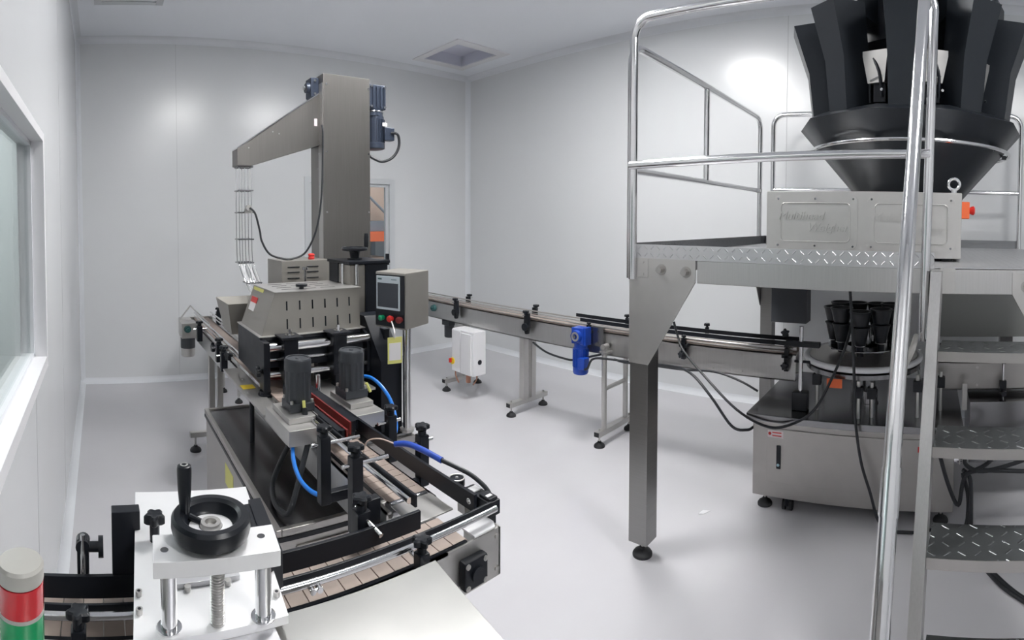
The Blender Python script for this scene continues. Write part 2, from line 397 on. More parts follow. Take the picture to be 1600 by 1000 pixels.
for x0, x1, z0, z1, lb in [(2.75, 3.20, 1.612, 2.25, 'brown carton on the left pallet behind the door'), (3.55, 3.90, 1.612, 2.35, 'narrower brown carton on the right pallet behind the door'), (3.92, 4.27, 1.612, 2.2, 'brown carton at the right end of the right pallet behind the door'),
                      (3.0, 3.5, 0.0, .85, 'brown carton on the floor under the rack behind the door'), (3.55, 4.25, 0.0, 1.05, 'large carton under the right end of the rack behind the door')]:
    single('cardboard_box', lb, 'box', CARD, lambda b: b.box((x0, 6.98, z0), (x1, 7.6, z1), .006), ((x0+x1)/2, 7.29, z0), 'cartons in the warehouse')
# air outlet in the ceiling
v = thing('ceiling_air_outlet', 'square white framed air outlet recessed in the ceiling near the far corner', 'vent', (3.78, 4.67, H))
B('frame', WHT, v, lambda b: [b.box((V0-.09, W0-.12, H-.012), (V1+.09, W0, H+.002), .003), b.box((V0-.09, W1, H-.012), (V1+.09, W1+.10, H+.002), .003),
                              b.box((V0-.09, W0, H-.012), (V0, W1, H+.002), .003), b.box((V1, W0, H-.012), (V1+.09, W1, H+.002), .003)])
VIN = mat('vent_inside', (0.62, 0.63, 0.72), 0.5, 0.0)
B('plenum', VIN, v, lambda b: [b.box((V0-.01, W0, H+.001), (V0+.005, W1, H+.12)), b.box((V1-.005, W0, H+.001), (V1+.01, W1, H+.12)), b.box((V0, W0-.01, H+.001), (V1, W0+.005, H+.12)), b.box((V0, W1-.005, H+.001), (V1, W1+.01, H+.12)), b.box((V0, W0, H+.12), (V1, W1, H+.13))])
v2 = thing('ceiling_air_outlet', 'grey framed air outlet at the top edge near the far left corner', 'vent', (.27, 4.2, H))
B('frame', FR, v2, lambda b: [b.box((-.02, 3.9, H-.014), (.04, 4.5, H), .003), b.box((.50, 3.9, H-.014), (.56, 4.5, H), .003), b.box((.04, 3.9, H-.014), (.50, 3.96, H), .003), b.box((.04, 4.44, H-.014), (.50, 4.5, H), .003)])
B('louvre', WHT, v2, lambda b: [b.box((.04, 3.98+i*.06, H-.012), (.50, 4.0+i*.06, H-.002)) for i in range(8)])
# ceiling lamps: surface-mounted LED panels
LP = [(1.31, 2.05, 'square ceiling lamp panel over the capping machine'), (2.77, 2.1, 'square ceiling lamp panel over the long right conveyor'),
      (1.2, -1.2, 'square ceiling lamp panel behind the viewpoint')]
for x, y, lb in LP:
    t = thing('ceiling_light', lb, 'light', (x, y, H), 'ceiling lamp panels')
    s = .30
    B('frame', WHT, t, lambda b: [b.box((x-s, y-s, H-.035), (x-s+.02, y+s, H), .003), b.box((x+s-.02, y-s, H-.035), (x+s, y+s, H), .003), b.box((x-s+.02, y-s, H-.035), (x+s-.02, y-s+.02, H), .003), b.box((x-s+.02, y+s-.02, H-.035), (x+s-.02, y+s, H), .003)])
    B('diffuser', LAMPM, t, lambda b: b.box((x-s+.02, y-s+.02, H-.032), (x+s-.02, y+s-.02, H-.002)))
for nm, loc, pw in (('warehouse_fill', (3.2, 6.0, 3.6), 70), ('neighbour_fill', (-1.7, 4.6, 3.25), 120)):  # unseen area lamps added to brighten the rooms behind door and window
    L = bpy.data.lights.new(nm, 'AREA'); L.energy = pw; L.size = 1.2; L.color = (.95, .97, 1)
    o = bpy.data.objects.new(nm, L); o.location = loc; C.objects.link(o)

# ------------------------------------------------------------ shared small parts
def knob(parent, c, axis=(0, 0, 1), r=.019, h=.014, m=PLAST):
    return B('knob', m, parent, lambda b: b.star(c, r, h, axis))
def foot(parent, x, y, z1, r=.04, m=RUBBER, sm=SSP):
    f = B('levelling_foot', m, parent, lambda b: b.lathe((x, y, 0), [(r, 0), (r, .010), (r*.85, .020), (r*.35, .034), (r*.3, .042)], 24))
    B('spindle', sm, f, lambda b: b.cyl((x, y, .035), (x, y, z1), .007, n=12))
    return f
def rail_clamp(root, x, y, z0, z1, side, along='y', pin=.09, r=.016, kr=.021):
    """post clamp beside a conveyor: post, knob on top, cross pin to the rail. side = +1/-1 direction in which the pin points to the rail"""
    a = B('rail_clamp', BLACK, root, lambda b: [b.box((x-r, y-r, z0), (x+r, y+r, z1), .003), b.cyl((x, y, z1-.004), (x, y, z1+.012), r*.8, n=16)])
    knob(a, (x, y, z1+.024), (0, 0, 1), kr, .015)
    zc = z1 - .022
    p = Vector((1, 0, 0)) if along == 'y' else Vector((0, 1, 0))
    B('pin', CHROME, a, lambda b: b.cyl(Vector((x, y, zc)) - p*side*(r+.022), Vector((x, y, zc)) + p*side*pin, .0055, n=12))
    return a
def belt(b, a0, a1, c0, c1, z, axis='y', pitch=.0381, th=.006):
    """slat chain: one plate per pitch with a thin gap"""
    n = int(abs(a1-a0)/pitch)
    for i in range(n):
        s0 = a0 + (a1-a0)*i/n; s1 = a0 + (a1-a0)*(i+1)/n; g = .0012
        if axis == 'y': b.box((c0, s0+g, z-th), (c1, s1-g, z))
        else: b.box((s0+g, c0, z-th), (s1-g, c1, z))
def bolt(b, c, axis, r=.006, h=.005):
    c = Vector(c); d = Vector(axis).normalized(); b.cyl(c, c + d*h, r, n=6); b.cyl(c - d*.001, c + d*.0015, r*1.6, n=16)
def gearmotor(root, name, x, y, zt, zb, r, m, mbox=None, flute=True):
    """upright geared motor: finned can between zb (base) and zt (top)"""
    def can(b):
        n = 48; rings = []
        for z, k in ((zb, 1.0), (zt-.045, 1.0), (zt-.04, 1.0)):
            rings.append([(x + r*(k*(1.0 if (i % 4) < 2 or not flute else .93))*math.cos(2*PI*i/n), y + r*(k*(1.0 if (i % 4) < 2 or not flute else .93))*math.sin(2*PI*i/n), z) for i in range(n)])
        b.loft(rings)
    o = B(name, m, root, can)
    B('fan_cover', m, o, lambda b: b.lathe((x, y, zt-.045), [(r*1.03, 0), (r*1.03, .036), (r*.93, .045), (r*.80, .045), (r*.78, .041), (r*.2, .041), (r*.15, .045), (.001, .045)], 40))
    return o

# ------------------------------------------------------------ long conveyor on the right (runs away from the platform to the far corner)
rc = thing('slat_conveyor', 'long stainless slat conveyor running along the right wall behind the platform post', 'conveyor', (3.22, 2.2, 0))
RY0, RY1 = .80, 4.95
B('side_plate', SSH, rc, lambda b: [b.box((3.128, RY0, .632), (3.134, RY1, .795)), b.box((3.128, RY0, .789), (3.15, RY1, .795)), b.box((3.128, RY0, .632), (3.15, RY1, .638))])
B('side_plate', SSH, rc, lambda b: [b.box((3.300, RY0, .632), (3.306, RY1, .795)), b.box((3.285, RY0, .789), (3.306, RY1, .795)), b.box((3.285, RY0, .632), (3.306, RY1, .638))])
B('end_plate', SSP, rc, lambda b: b.box((3.134, RY1-.006, .64), (3.300, RY1, .79)))
B('wear_strip', BELT, rc, lambda b: [b.box((3.140, RY0, .797), (3.150, RY1, .806)), b.box((3.284, RY0, .797), (3.294, RY1, .806))])
b_ = B('slat_chain', BELT, rc, lambda b: belt(b, RY0, RY1, 3.155, 3.279, .806))
B('bolts', SSP, rc, lambda b: [bolt(b, (3.128, y, z), (-1, 0, 0), .005, .004) for y in (4.6, 3.7, 2.7, 1.35, 1.15) for z in (.66, .765)])
for xr, y0, y1 in ((3.135, .82, 4.8), (3.305, .82, 4.8)):
    B('guide_rail', SSP, rc, lambda b: [b.cyl((xr, y0, .832), (xr, y1, .832), .006, n=12), b.cyl((xr, y0, .812), (xr, y1, .812), .0035, n=8)])
for xr in (3.15, 3.29):
    o = B('guide_rail', BLACK, rc, lambda b: b.box((xr-.003, .80, .845), (xr+.003, 2.45 if xr < 3.2 else 2.6, .872), .001)); o['label'] = 'black flat upper guide rail'
    B('guide_rail', SSP, rc, lambda b: b.box((xr-.004, .80, .818), (xr+.004, 2.55, .836), .001))
def side_clamp(y, near=True, kx=None):
    x = 3.075 if near else 3.36; s = -1 if near else 1
    a = B('rail_clamp', PLAST, rc, lambda b: [b.prism([(x, y-.022, .80), (x, y-.03, .74), (x, y-.012, .685), (x, y+.012, .685), (x, y+.03, .74), (x, y+.022, .80), (x, y+.022, .855), (x, y-.022, .855)], (-s*.03, 0, 0), .003), b.cyl((x+.02*s, y, .745), (x, y, .745), .03, .03, 20)])
    B('pin', CHROME, a, lambda b: b.cyl((x-.03*s-.0, y, .84), (x+.04*s, y, .84), .005, n=10))
    knob(a, (x+.0, y, .868), (0, 0, 1), .028, .02)
for y in (3.87, 2.95): side_clamp(y)
for y in (4.0, 3.1): side_clamp(y, False)
for y, x in ((2.15, 3.34), (1.49, 3.34)):
    a = B('rail_clamp', PLAST, rc, lambda b: [b.box((x-.012, y-.012, .80), (x+.012, y+.012, .875), .003)])
    knob(a, (x, y, .893), (0, 0, 1), .022, .018)
for y in (2.33, 1.55, .85):
    x = 3.10
    a = B('rail_clamp', PLAST, rc, lambda b: [b.box((x-.014, y-.014, .70), (x+.014, y+.014, .84), .003), b.box((x-.014, y-.03, .78), (x+.03, y+.03, .80), .003)])
    knob(a, (x-.03, y+.005, .735), (-1, .3, 0), .026, .02)
    knob(a, (x, y, .852), (0, 0, 1), .017, .014)
# stands: post(s), cross foot, two levelling feet
def stand(y, double=False, rc=rc):
    if double:
        s = B('stand', SSP, rc, lambda b: [b.cyl((3.075, y, .11), (3.075, y, .70), .019, n=20), b.cyl((3.355, y, .11), (3.355, y, .70), .019, n=20), b.cyl((3.075, y, .40), (3.355, y, .40), .016, n=16)])
        B('bracket', SSP, s, lambda b: [b.box((3.055, y-.035, .66), (3.128, y+.035, .672), .002), b.cyl((3.05, y, .705), (3.11, y, .705), .02, n=20), b.box((3.306, y-.035, .66), (3.375, y+.035, .672), .002)])
    else:
        s = B('stand', SSP, rc, lambda b: [b.box((3.14, y-.028, .11), (3.196, y+.028, .64), .004), b.box((3.235, y-.028, .11), (3.29, y+.028, .64), .004)])
    B('foot_bar', SSP, s, lambda b: b.box((2.985, y-.024, .075), (3.445, y+.024, .115), .004))
    B('bar_end', RUBBER, s, lambda b: [b.box((2.982, y-.02, .08), (2.986, y+.02, .11)), b.box((3.444, y-.02, .08), (3.448, y+.02, .11))])
    foot(s, 3.02, y, .13); foot(s, 3.41, y, .13)
stand(3.93); stand(3.06); stand(2.17, True)
rc2 = thing('slat_conveyor', 'right-hand section of slat conveyor leaving the turntable behind the stair treads', 'conveyor', (3.22, -.8, 0))
QY0, QY1 = -1.6, -.03
for x0, x1 in ((3.128, 3.15), (3.285, 3.306)):
    xs_ = x0 if x0 < 3.2 else x1-.006
    B('side_plate', SSM, rc2, lambda b: [b.box((xs_, QY0, .632), (xs_+.006, QY1, .795)), b.box((x0, QY0, .789), (x1, QY1, .795)), b.box((x0, QY0, .632), (x1, QY1, .638))])
B('end_plate', SSP, rc2, lambda b: b.box((3.134, QY1-.006, .64), (3.300, QY1, .785)))
B('slat_chain', BELT, rc2, lambda b: belt(b, QY0, QY1, 3.155, 3.279, .806))
B('bolts', SSP, rc2, lambda b: [bolt(b, (3.128, -.3, z), (-1, 0, 0), .005, .004) for z in (.66, .765)])
for xr in (3.138, 3.302):
    B('guide_rail', SSP, rc2, lambda b: b.cyl((xr, QY0, .828), (xr, -.05, .828), .006, n=12))
    B('guide_rail', BLACK, rc2, lambda b: b.box((xr-.003, QY0, .845), (xr+.003, -.04, .872), .001))
for y in (-.45,):
    x = 3.08
    a = B('rail_clamp', PLAST, rc2, lambda b: [b.box((x-.014, y-.014, .80), (x+.014, y+.014, .865), .003), b.box((x-.014, y-.02, .62), (x+.014, y+.02, .70), .003)])
    B('pin', CHROME, a, lambda b: b.cyl((x, y, .57), (x, y, .87), .007, n=10))
    knob(a, (x-.03, y, .63), (-1, 0, 0), .022, .02)
stand(-.95, True, rc2)
# blue gear motor on the near side of the conveyor
bm_ = B('gear_motor', BLUE, rc, lambda b: [b.box((3.01, 2.315, .705), (3.10, 2.425, .825), .006), b.cyl((3.01, 2.37, .765), (2.985, 2.37, .765), .047, .042, 28), b.box((3.02, 2.30, .70), (3.09, 2.325, .83), .004),
      b.cyl((3.055, 2.37, .71), (3.055, 2.37, .675), .05, .05, 28),
      b.lathe((3.055, 2.37, .475), [(.03, 0), (.052, .008), (.058, .02), (.058, .05), (.055, .055), (.055, .20)], 32)])
bm_['label'] = 'blue worm gear motor hanging from the conveyor side'
B('fins', BLUE, bm_, lambda b: [b.box((3.055+.052*math.cos(a)-.004, 2.37+.052*math.sin(a)-.002, .535), (3.055+.052*math.cos(a)+.008, 2.37+.052*math.sin(a)+.002, .665), 0, (a, (3.055+.052*math.cos(a), 2.37+.052*math.sin(a), .6))) for a in [i*PI/10 for i in range(20)]])
B('output_seal', SSP, bm_, lambda b: b.lathe((2.986, 2.37, .765), [(.034, 0), (.034, .003), (.02, .003), (.02, -.004), (.001, -.004)], 28, (-1, 0, 0)))
B('shaft', SSD, bm_, lambda b: b.cyl((2.99, 2.37, .765), (2.976, 2.37, .765), .012, n=16))
B('terminal_box', BLUE, bm_, lambda b: b.box((2.985, 2.285, .53), (3.05, 2.345, .615), .006))
B('mounting_plate', SSD, rc, lambda b: [b.box((3.10, 2.20, .69), (3.128, 2.31, .83), .003), bolt(b, (3.10, 2.25, .72), (-1, 0, 0)), bolt(b, (3.10, 2.25, .80), (-1, 0, 0))])
hm = B('gear_motor', GREYM, rc, lambda b: [b.box((3.16, 4.07, .57), (3.26, 4.19, .632), .005), b.lathe((3.21, 4.13, .45), [(.045, 0), (.05, .006), (.05, .12)], 28)])
B('drive_knob', TEAL, rc, lambda b: [b.cyl((3.128, 4.27, .73), (3.10, 4.27, .73), .035, .03, 20), b.cyl((3.10, 4.27, .73), (3.085, 4.27, .73), .014, n=12)])
# switch box hung beside the first stand
cb = thing('control_box', 'white wall-type control box with yellow red rotary switch on first stand', 'control box', (3.08, 3.62, .19))
B('enclosure', WHT, cb, lambda b: b.box((2.985, 3.50, .23), (3.135, 3.80, .622), .008))
B('door', WHT, cb, lambda b: [b.box((2.968, 3.52, .235), (2.986, 3.66, .6), .006), b.box((2.972, 3.675, .235), (2.986, 3.79, .615), .006)])
sw = B('switch_plate', YEL, cb, lambda b: b.cyl((2.986, 3.775, .325), (2.962, 3.775, .325), .03, n=24)); sw['label'] = 'yellow switch plate'
B('switch_handle', RED, sw, lambda b: b.box((2.94, 3.775, .31), (2.966, 3.795, .35), .004))
B('lock', BLACK, cb, lambda b: b.cyl((3.06, 3.50, .35), (3.06, 3.496, .35), .022, n=20))
B('cable_gland', mat('copper_gland', (.42, .20, .13), .5), cb, lambda b: [b.cyl((3.03, 3.62, .235), (3.03, 3.62, .15), .022, n=14), b.tube([(3.0, 3.77, .24), (2.99, 3.75, .19), (3.0, 3.72, .13)], .006, 8), b.tube([(3.06, 3.56, .24), (3.07, 3.55, .19), (3.05, 3.58, .13)], .005, 8)])

# ------------------------------------------------------------ filler: cabinet with round dosing table
fl = thing('rotary_filler', 'stainless filling machine on a cabinet with a turntable of black funnels', 'filling machine', (3.2, .4, 0))
B('cabinet', SSM, fl, lambda b: b.box((2.79, -.155, .075), (3.62, .955, .505), .006))
B('worktop', SSD, fl, lambda b: b.box((2.755, -.20, .505), (3.66, .985, .545), .006))
dr = B('cabinet_door', SSM, fl, lambda b: b.box((2.782, .0, .165), (2.79, .875, .465), .002))
B('door_handle', BLACK, dr, lambda b: b.box((2.774, .787, .245), (2.783, .812, .375), .004))
B('handle_lock', mat('pale_blue_lock', (.35, .55, .62), .4), dr, lambda b: b.cyl((2.775, .80, .268), (2.771, .80, .268), .008, n=12))
wl = B('warning_label', PINKP, dr, lambda b: b.box((2.7805, .775, .415), (2.7822, .865, .455)))
B('label_print', RED, wl, lambda b: [b.cyl((2.7806, .852, .436), (2.7800, .852, .436), .009, n=16), b.box((2.7800, .785, .441), (2.7806, .838, .447)), b.box((2.7800, .785, .424), (2.7806, .838, .430))])
B('warning_label', RED, dr, lambda b: [b.box((2.7805, .012, .40), (2.7822, .04, .43))])
foot(fl, 2.845, .895, .09, .042); foot(fl, 3.55, .90, .09, .042); foot(fl, 2.845, -.09, .09, .042); foot(fl, 3.55, -.09, .09, .042)
for y in (.755, .02):
    cw = B('castor', RUBBER, fl, lambda b: [b.cyl((2.83, y-.012, .03), (2.83, y-.028, .03), .03, n=24), b.cyl((2.83, y+.012, .03), (2.83, y+.028, .03), .03, n=24)])
    B('castor_fork', BLACK, cw, lambda b: [b.box((2.80, y-.011, .03), (2.86, y+.011, .07), .003), b.cyl((2.83, y, .06), (2.83, y, .08), .022, n=16)])
CX, CY = 3.165, .385
B('turntable', SSM, fl, lambda b: b.lathe((CX, CY, .785), [(.001, 0), (.325, .006), (.325, .041), (.001, .041)], 72))
B('table_rim', WHT, fl, lambda b: b.torus((CX, CY, .812), .343, .017, n=80, k=12))
B('table_skirt', SSD, fl, lambda b: b.lathe((CX, CY, .755), [(.33, 0), (.345, .004), (.345, .028), (.30, .03)], 64))
B('drive_column', SSD, fl, lambda b: [b.cyl((CX, CY, .545), (CX, CY, .76), .075, n=32), b.lathe((CX-.22, CY-.06, .545), [(.05, 0), (.05, .05), (.056, .05), (.056, .06), (.05, .06), (.05, .13)], 28)])
for i, (px, py) in enumerate(((2.9, .71), (3.48, .70), (3.48, .05))):
    B('support_post', CHROME, fl, lambda b: b.cyl((px, py, .545), (px, py, 1.02 if i == 0 else .79), .012, n=16))
a = B('post_clamp', PLAST, fl, lambda b: [b.box((2.87, .665, .545), (2.93, .755, .65), .006), b.box((2.88, .60, .905), (2.92, .80, .935), .004), b.box((2.94, .50, .80), (2.95, .76, .815), .002)])
knob(a, (2.88, .80, .98), (-1, 0, 0), .026, .02)
for i, (px, py, z1) in enumerate(((2.87, .30, .74), (2.93, .62, .78), (2.9, .05, .78), (2.84, .37, .75), (3.02, -.08, .77))):
    a = B('leg_post', SSP, fl, lambda b: b.cyl((px, py, .545), (px, py, z1), .010, n=14))
    B('post_clamp', PLAST, a, lambda b: b.box((px-.025, py-.025, z1-.09), (px+.025, py+.025, z1-.03), .004))
og = B('orange_tag', ORNG, fl, lambda b: b.box((2.80, .455, .715), (2.806, .54, .765), .002)); og['label'] = 'orange sensor tag under the turntable'
def cup(x, y, z):
    c = B('funnel', PLAST, fl, lambda b: b.lathe((x, y, z), [(.020, 0), (.022, .05), (.030, .062), (.052, .16), (.056, .16), (.056, .167), (.042, .172), (.047, .18), (.063, .250), (.067, .250), (.067, .258), (.059, .258), (.034, .18), (.020, .07), (.012, .02)], 28))
    B('funnel_ring', CHROME, c, lambda b: b.torus((x, y, z+.060), .031, .003, n=24, k=8))
for i in range(9):
    a = 2*PI*i/9 + .35
    cup(CX + .18*math.cos(a), CY + .18*math.sin(a), .85 + .012*(i % 2))
B('cup_carrier', SSD, fl, lambda b: [b.lathe((CX, CY, .875), [(.215, 0), (.215, .006), (.10, .006), (.10, 0)], 48), b.cyl((CX, CY, .83), (CX, CY, .99), .05, n=24)])
B('bracket_box', BLACK, fl, lambda b: [b.box((3.30, .30, .99), (3.42, .45, 1.03), .004)])
B('side_bracket', SSP, fl, lambda b: b.box((3.02, -.235, .545), (3.03, -.205, .70), .002))
B('side_box', SSD, fl, lambda b: b.box((3.0, -.9, .25), (3.4, -.25, .60), .004))

# ------------------------------------------------------------ platform
pf = thing('steel_platform', 'stainless work platform with tread plate deck carrying the weigher', 'platform', (3.1, .3, 0))
PY0, PY1, PX0, PX1, DZ = -.72, 1.335, 2.10, 4.14, 1.44
B('deck', TREAD, pf, lambda b: b.box((PX0, PY0, DZ-.006), (PX1, PY1, DZ)))
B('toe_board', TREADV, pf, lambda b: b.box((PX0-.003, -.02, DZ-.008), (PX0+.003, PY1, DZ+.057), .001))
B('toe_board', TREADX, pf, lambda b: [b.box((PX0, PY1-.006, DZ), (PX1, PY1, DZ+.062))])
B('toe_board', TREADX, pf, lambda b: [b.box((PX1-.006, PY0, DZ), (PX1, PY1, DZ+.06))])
B('beam', SSH, pf, lambda b: b.box((PX0, .99, DZ-.108), (PX0+.06, PY0, DZ-.008), .004))
B('beam', SSH, pf, lambda b: b.box((PX0+.06, PY1-.06, DZ-.108), (PX1, PY1, DZ-.008), .004))
B('beam', SSH, pf, lambda b: b.box((PX1-.06, PY0, DZ-.108), (PX1, PY1-.06, DZ-.008), .004))
B('beam', SSH, pf, lambda b: [b.box((PX0+.06, y-.03, DZ-.108), (PX1-.06, y+.03, DZ-.008), .004) for y in (.55, -.30)])
for x, y, sx, sy in ((PX0, 1.235, 1, 1), (PX1-.10, 1.235, -1, 1), (PX0, -.66, 1, -1), (PX1-.10, -.66, -1, -1)):
    p = B('post', SS, pf, lambda b: b.box((x, y, .075), (x+.10, y+.10, DZ-.108), .004))
    foot(p, x+.05, y+.05, .08, .048)
xo = PX0 - .006
g = B('gusset', SSP, pf, lambda b: b.prism([(xo, 1.337, DZ-.006), (xo, .995, DZ-.006), (xo, .995, DZ-.105), (xo, 1.232, .938), (xo, 1.337, .938)], (.006, 0, 0)))
B('bolt', SSM, g, lambda b: [bolt(b, (xo, y, z), (-1, 0, 0), .016, .03) for y, z in ((1.165, 1.385), (1.04, 1.38))])
g = B('gusset', SSP, pf, lambda b: b.prism([(xo, -.335, DZ-.02), (xo, -.66, DZ-.02), (xo, -.66, .94), (xo, -.56, .94), (xo, -.335, DZ-.105)], (.006, 0, 0)))
B('bolt', SSM, g, lambda b: [bolt(b, (xo, y, z), (-1, 0, 0), .016, .012) for y, z in ((-.395, 1.365),)])
g = B('gusset', SSP, pf, lambda b: b.prism([(PX1+.0, 1.337, DZ-.006), (PX1+.0, 1.337, .94), (PX1-.10, 1.337, .94), (PX1-.34, 1.337, DZ-.105), (PX1-.34, 1.337, DZ-.006)], (0, .006, 0)))
B('bracket_plate', SSP, pf, lambda b: [b.box((xo-.002, -.105, DZ-.105), (xo+.006, -.045, DZ-.005), .001)] + [bolt(b, (xo, y, z), (-1, 0, 0), .007, .005) for y, z in ((-.06, 1.42), (-.09, 1.42), (-.075, 1.345))])
# control cabinet hung under the deck at the far side, then a box for wall shade
B('cabinet_and_shade_box', mat('dark_cabinet', (.05, .055, .065), .45), pf, lambda b: [b.box((3.95, .93, .83), (4.10, 1.215, DZ-.11), .004)])
B('cabinet_and_shade_box', mat('olive_wall_shade', (.30, .305, .295), .45, .2), pf, lambda b: [b.box((3.55, -.70, .86), (3.9, -.06, DZ-.11), .004)])  # olive-grey box put in for the wall's shade under the deck
def bent(corners, r):
    """polyline with each inner corner replaced by an arc"""
    P = [Vector(p) for p in corners]; out = [P[0]]
    for i in range(1, len(P)-1):
        a = (P[i-1]-P[i]).normalized(); c = (P[i+1]-P[i]).normalized()
        h = a.angle(c)/2; d = r/math.tan(h); ctr = P[i] + (a+c).normalized()*(r/math.sin(h))
        s0, s1 = P[i]+a*d - ctr, P[i]+c*d - ctr; ang = s0.angle(s1); ax = s0.cross(s1).normalized()
        for k_ in range(9): out.append(ctr + Matrix.Rotation(ang*k_/8, 3, ax) @ s0)
    out.append(P[-1]); return out
gr = thing('guard_rail', 'polished stainless tube guard rail around the platform edge', 'railing', (2.1, 1.3, 1.33))
RX = 2.085
B('front_rail', CHROME, gr, lambda b: b.tube(bent([(RX, 1.315, 1.335), (RX, 1.315, 2.535), (RX, .0, 2.535), (RX-.01, .018, 1.15)], .09), .0195, 20, 0))
B('mid_rail', CHROME, gr, lambda b: b.cyl((RX-.012, 1.325, 1.862), (RX-.012, .005, 1.885), .0195, n=20))
B('side_rail', CHROME, gr, lambda b: b.tube(bent([(2.12, 1.348, 1.335), (2.12, 1.348, 2.435), (4.02, 1.348, 2.435), (4.02, 1.348, 1.40)], .09), .0195, 20, 0))
B('side_mid_rail', CHROME, gr, lambda b: b.cyl((2.12, 1.348, 1.845), (4.02, 1.348, 1.862), .0175, n=20))
B('side_baluster', CHROME, gr, lambda b: b.cyl((2.98, 1.348, 1.85), (2.98, 1.348, 2.43), .0175, n=20))
B('back_rail', CHROME, gr, lambda b: b.tube(bent([(4.12, 1.27, 1.44), (4.12, 1.27, 2.48), (4.12, -.70, 2.48), (4.12, -.70, 1.44)], .09), .0195, 20, 0))
B('back_mid_rail', CHROME, gr, lambda b: b.cyl((4.12, 1.27, 1.875), (4.12, -.70, 1.875), .0165, n=20))
fp = B('fixing_plate', SSP, gr, lambda b: [b.box((xo-.002, 1.235, 1.345), (xo, 1.295, 1.43), .001), bolt(b, (xo-.002, 1.262, 1.415), (-1, 0, 0), .004, .002), bolt(b, (xo-.002, 1.262, 1.36), (-1, 0, 0), .004, .002)])

# ------------------------------------------------------------ stair up to the platform
st = thing('access_stair', 'steep stainless stair with tread plate steps up to the platform', 'stairs', (1.6, -.2, 0))
ang = math.radians(6)
dxy = Vector((-math.cos(ang), math.sin(ang), 0)); nxy = Vector((-math.sin(ang), -math.cos(ang), 0))   # down-slope, and towards the other stringer
top = Vector((2.085, -.033, DZ-.005)); SL = .45
def sp(z, off=0.0, fwd=0.0):
    return top + dxy*(SL*(top.z - z)) + Vector((0, 0, z - top.z)) + nxy*off + dxy*fwd
for off in (0.0, .62):
    B('stringer', SSH, st, lambda b: b.loft([[sp(DZ-.015, off-.021, -.05), sp(DZ-.015, off+.021, -.05), sp(.0, off+.021, -.05), sp(.0, off-.021, -.05)],
                                          [sp(DZ-.015, off-.021, .05), sp(DZ-.015, off+.021, .05), sp(.0, off+.021, .05), sp(.0, off-.021, .05)]]))
for z in (1.145, .85, .553, .255):
    def tr(b, z=z):
        a, c = sp(z, .022, -.165), sp(z, .598, -.165); f = dxy*.20
        b.loft([[a, c, c - Vector((0, 0, .032)), a - Vector((0, 0, .032))], [a+f, c+f, c+f-Vector((0, 0, .032)), a+f-Vector((0, 0, .032))]])
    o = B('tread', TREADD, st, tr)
    def lip(b, z=z):
        a, c = sp(z+.0005, .022, .0355), sp(z+.0005, .598, .0355); f = dxy*.003; d_ = Vector((0, 0, .036))
        b.loft([[a, c, c-d_, a-d_], [a+f, c+f, c+f-d_, a+f-d_]])
    B('tread_nose', SSM, o, lip)
hr = thing('stair_handrail', 'polished steel tube handrail slanting down the near side of the stair', 'handrail', (1.1, .1, 0))
def hp(z, o=0.0): return Vector((1.95, .037, 2.45)) + Vector((-math.cos(math.radians(4)), math.sin(math.radians(4)), 0))*(.45*(2.45-z)) + Vector((0, 0, z-2.45)) + Vector((o, 0, 0))
B('rail', CHROME, hr, lambda b: b.tube(bent([Vector((2.085, .03, 2.53)), hp(2.5), hp(.95), hp(.45), Vector((1.40, .07, .35))], .05), .0235, 24, 0))
B('rail_bracket', SSM, hr, lambda b: b.tube([hp(1.2), Vector((1.75, .05, 1.19)), Vector((2.055, .045, 1.17))], .011, 14, 0))
B('sleeve', CHROME, hr, lambda b: b.cyl(hp(1.0), hp(.90), .0255, n=24))

# ------------------------------------------------------------ multihead weigher
wg = thing('multihead_weigher', 'dark multihead weigher with ring of tall black hoppers on the platform', 'weigher', (2.92, .117, DZ))
BX0 = 2.42
B('base_frame', SSP, wg, lambda b: b.box((BX0, -.145, DZ+.012), (3.35, .775, 1.757), .006))
B('machine_foot', RUBBER, wg, lambda b: [b.cyl((x, y, DZ), (x, y, DZ+.015), .03, n=16) for x in (2.48, 3.28) for y in (-.08, .70)])
def rr(y0, y1, z0, z1, r, n=6):
    P = []
    for cy, cz, a0 in ((y1-r, z1-r, 0), (y0+r, z1-r, PI/2), (y0+r, z0+r, PI), (y1-r, z0+r, 1.5*PI)):
        for i in range(n+1): P.append((cy + r*math.cos(a0+PI/2*i/n), cz + r*math.sin(a0+PI/2*i/n)))
    return P
for y0, y1 in ((.335, .735), (-.115, .290)):
    pn = B('cover_panel', SSP, wg, lambda b: b.prism([(BX0-.004, y, z) for y, z in rr(y0, y1, 1.485, 1.735, .03)], (.004, 0, 0), .0015))
    def emb(b):
        o = rr(y0+.035, y1-.035, 1.52, 1.70, .02); P = [(BX0-.006, y, z) for y, z in o]; b.tube(P + [P[0]], .0028, 8, 0)
    B('pressed_border', SSP, pn, emb)
    B('screw', SSD, pn, lambda b: [b.cyl((BX0-.004, y, z), (BX0-.007, y, z), .005, n=10) for y in (y0+.02, (y0+y1)/2, y1-.02) for z in (1.50, 1.72)])
    text('Multihead', SSP, pn, (BX0-.0048, (y0+y1)/2+.07, 1.638), .056, PI/2, -PI/2, .0045, 'embossed_lettering', shear=.3)
    text('Weigher', SSP, pn, (BX0-.0048, (y0+y1)/2-.06, 1.585), .056, PI/2, -PI/2, .0045, 'embossed_lettering', shear=.3)
o = B('emergency_stop', ORNG, wg, lambda b: b.box((2.48, -.185, 1.64), (2.56, -.145, 1.72), .004))
B('stop_button', RED, o, lambda b: b.lathe((2.52, -.185, 1.68), [(.014, 0), (.02, .012), (.022, .022), (.015, .028)], 20, (0, -1, 0)))
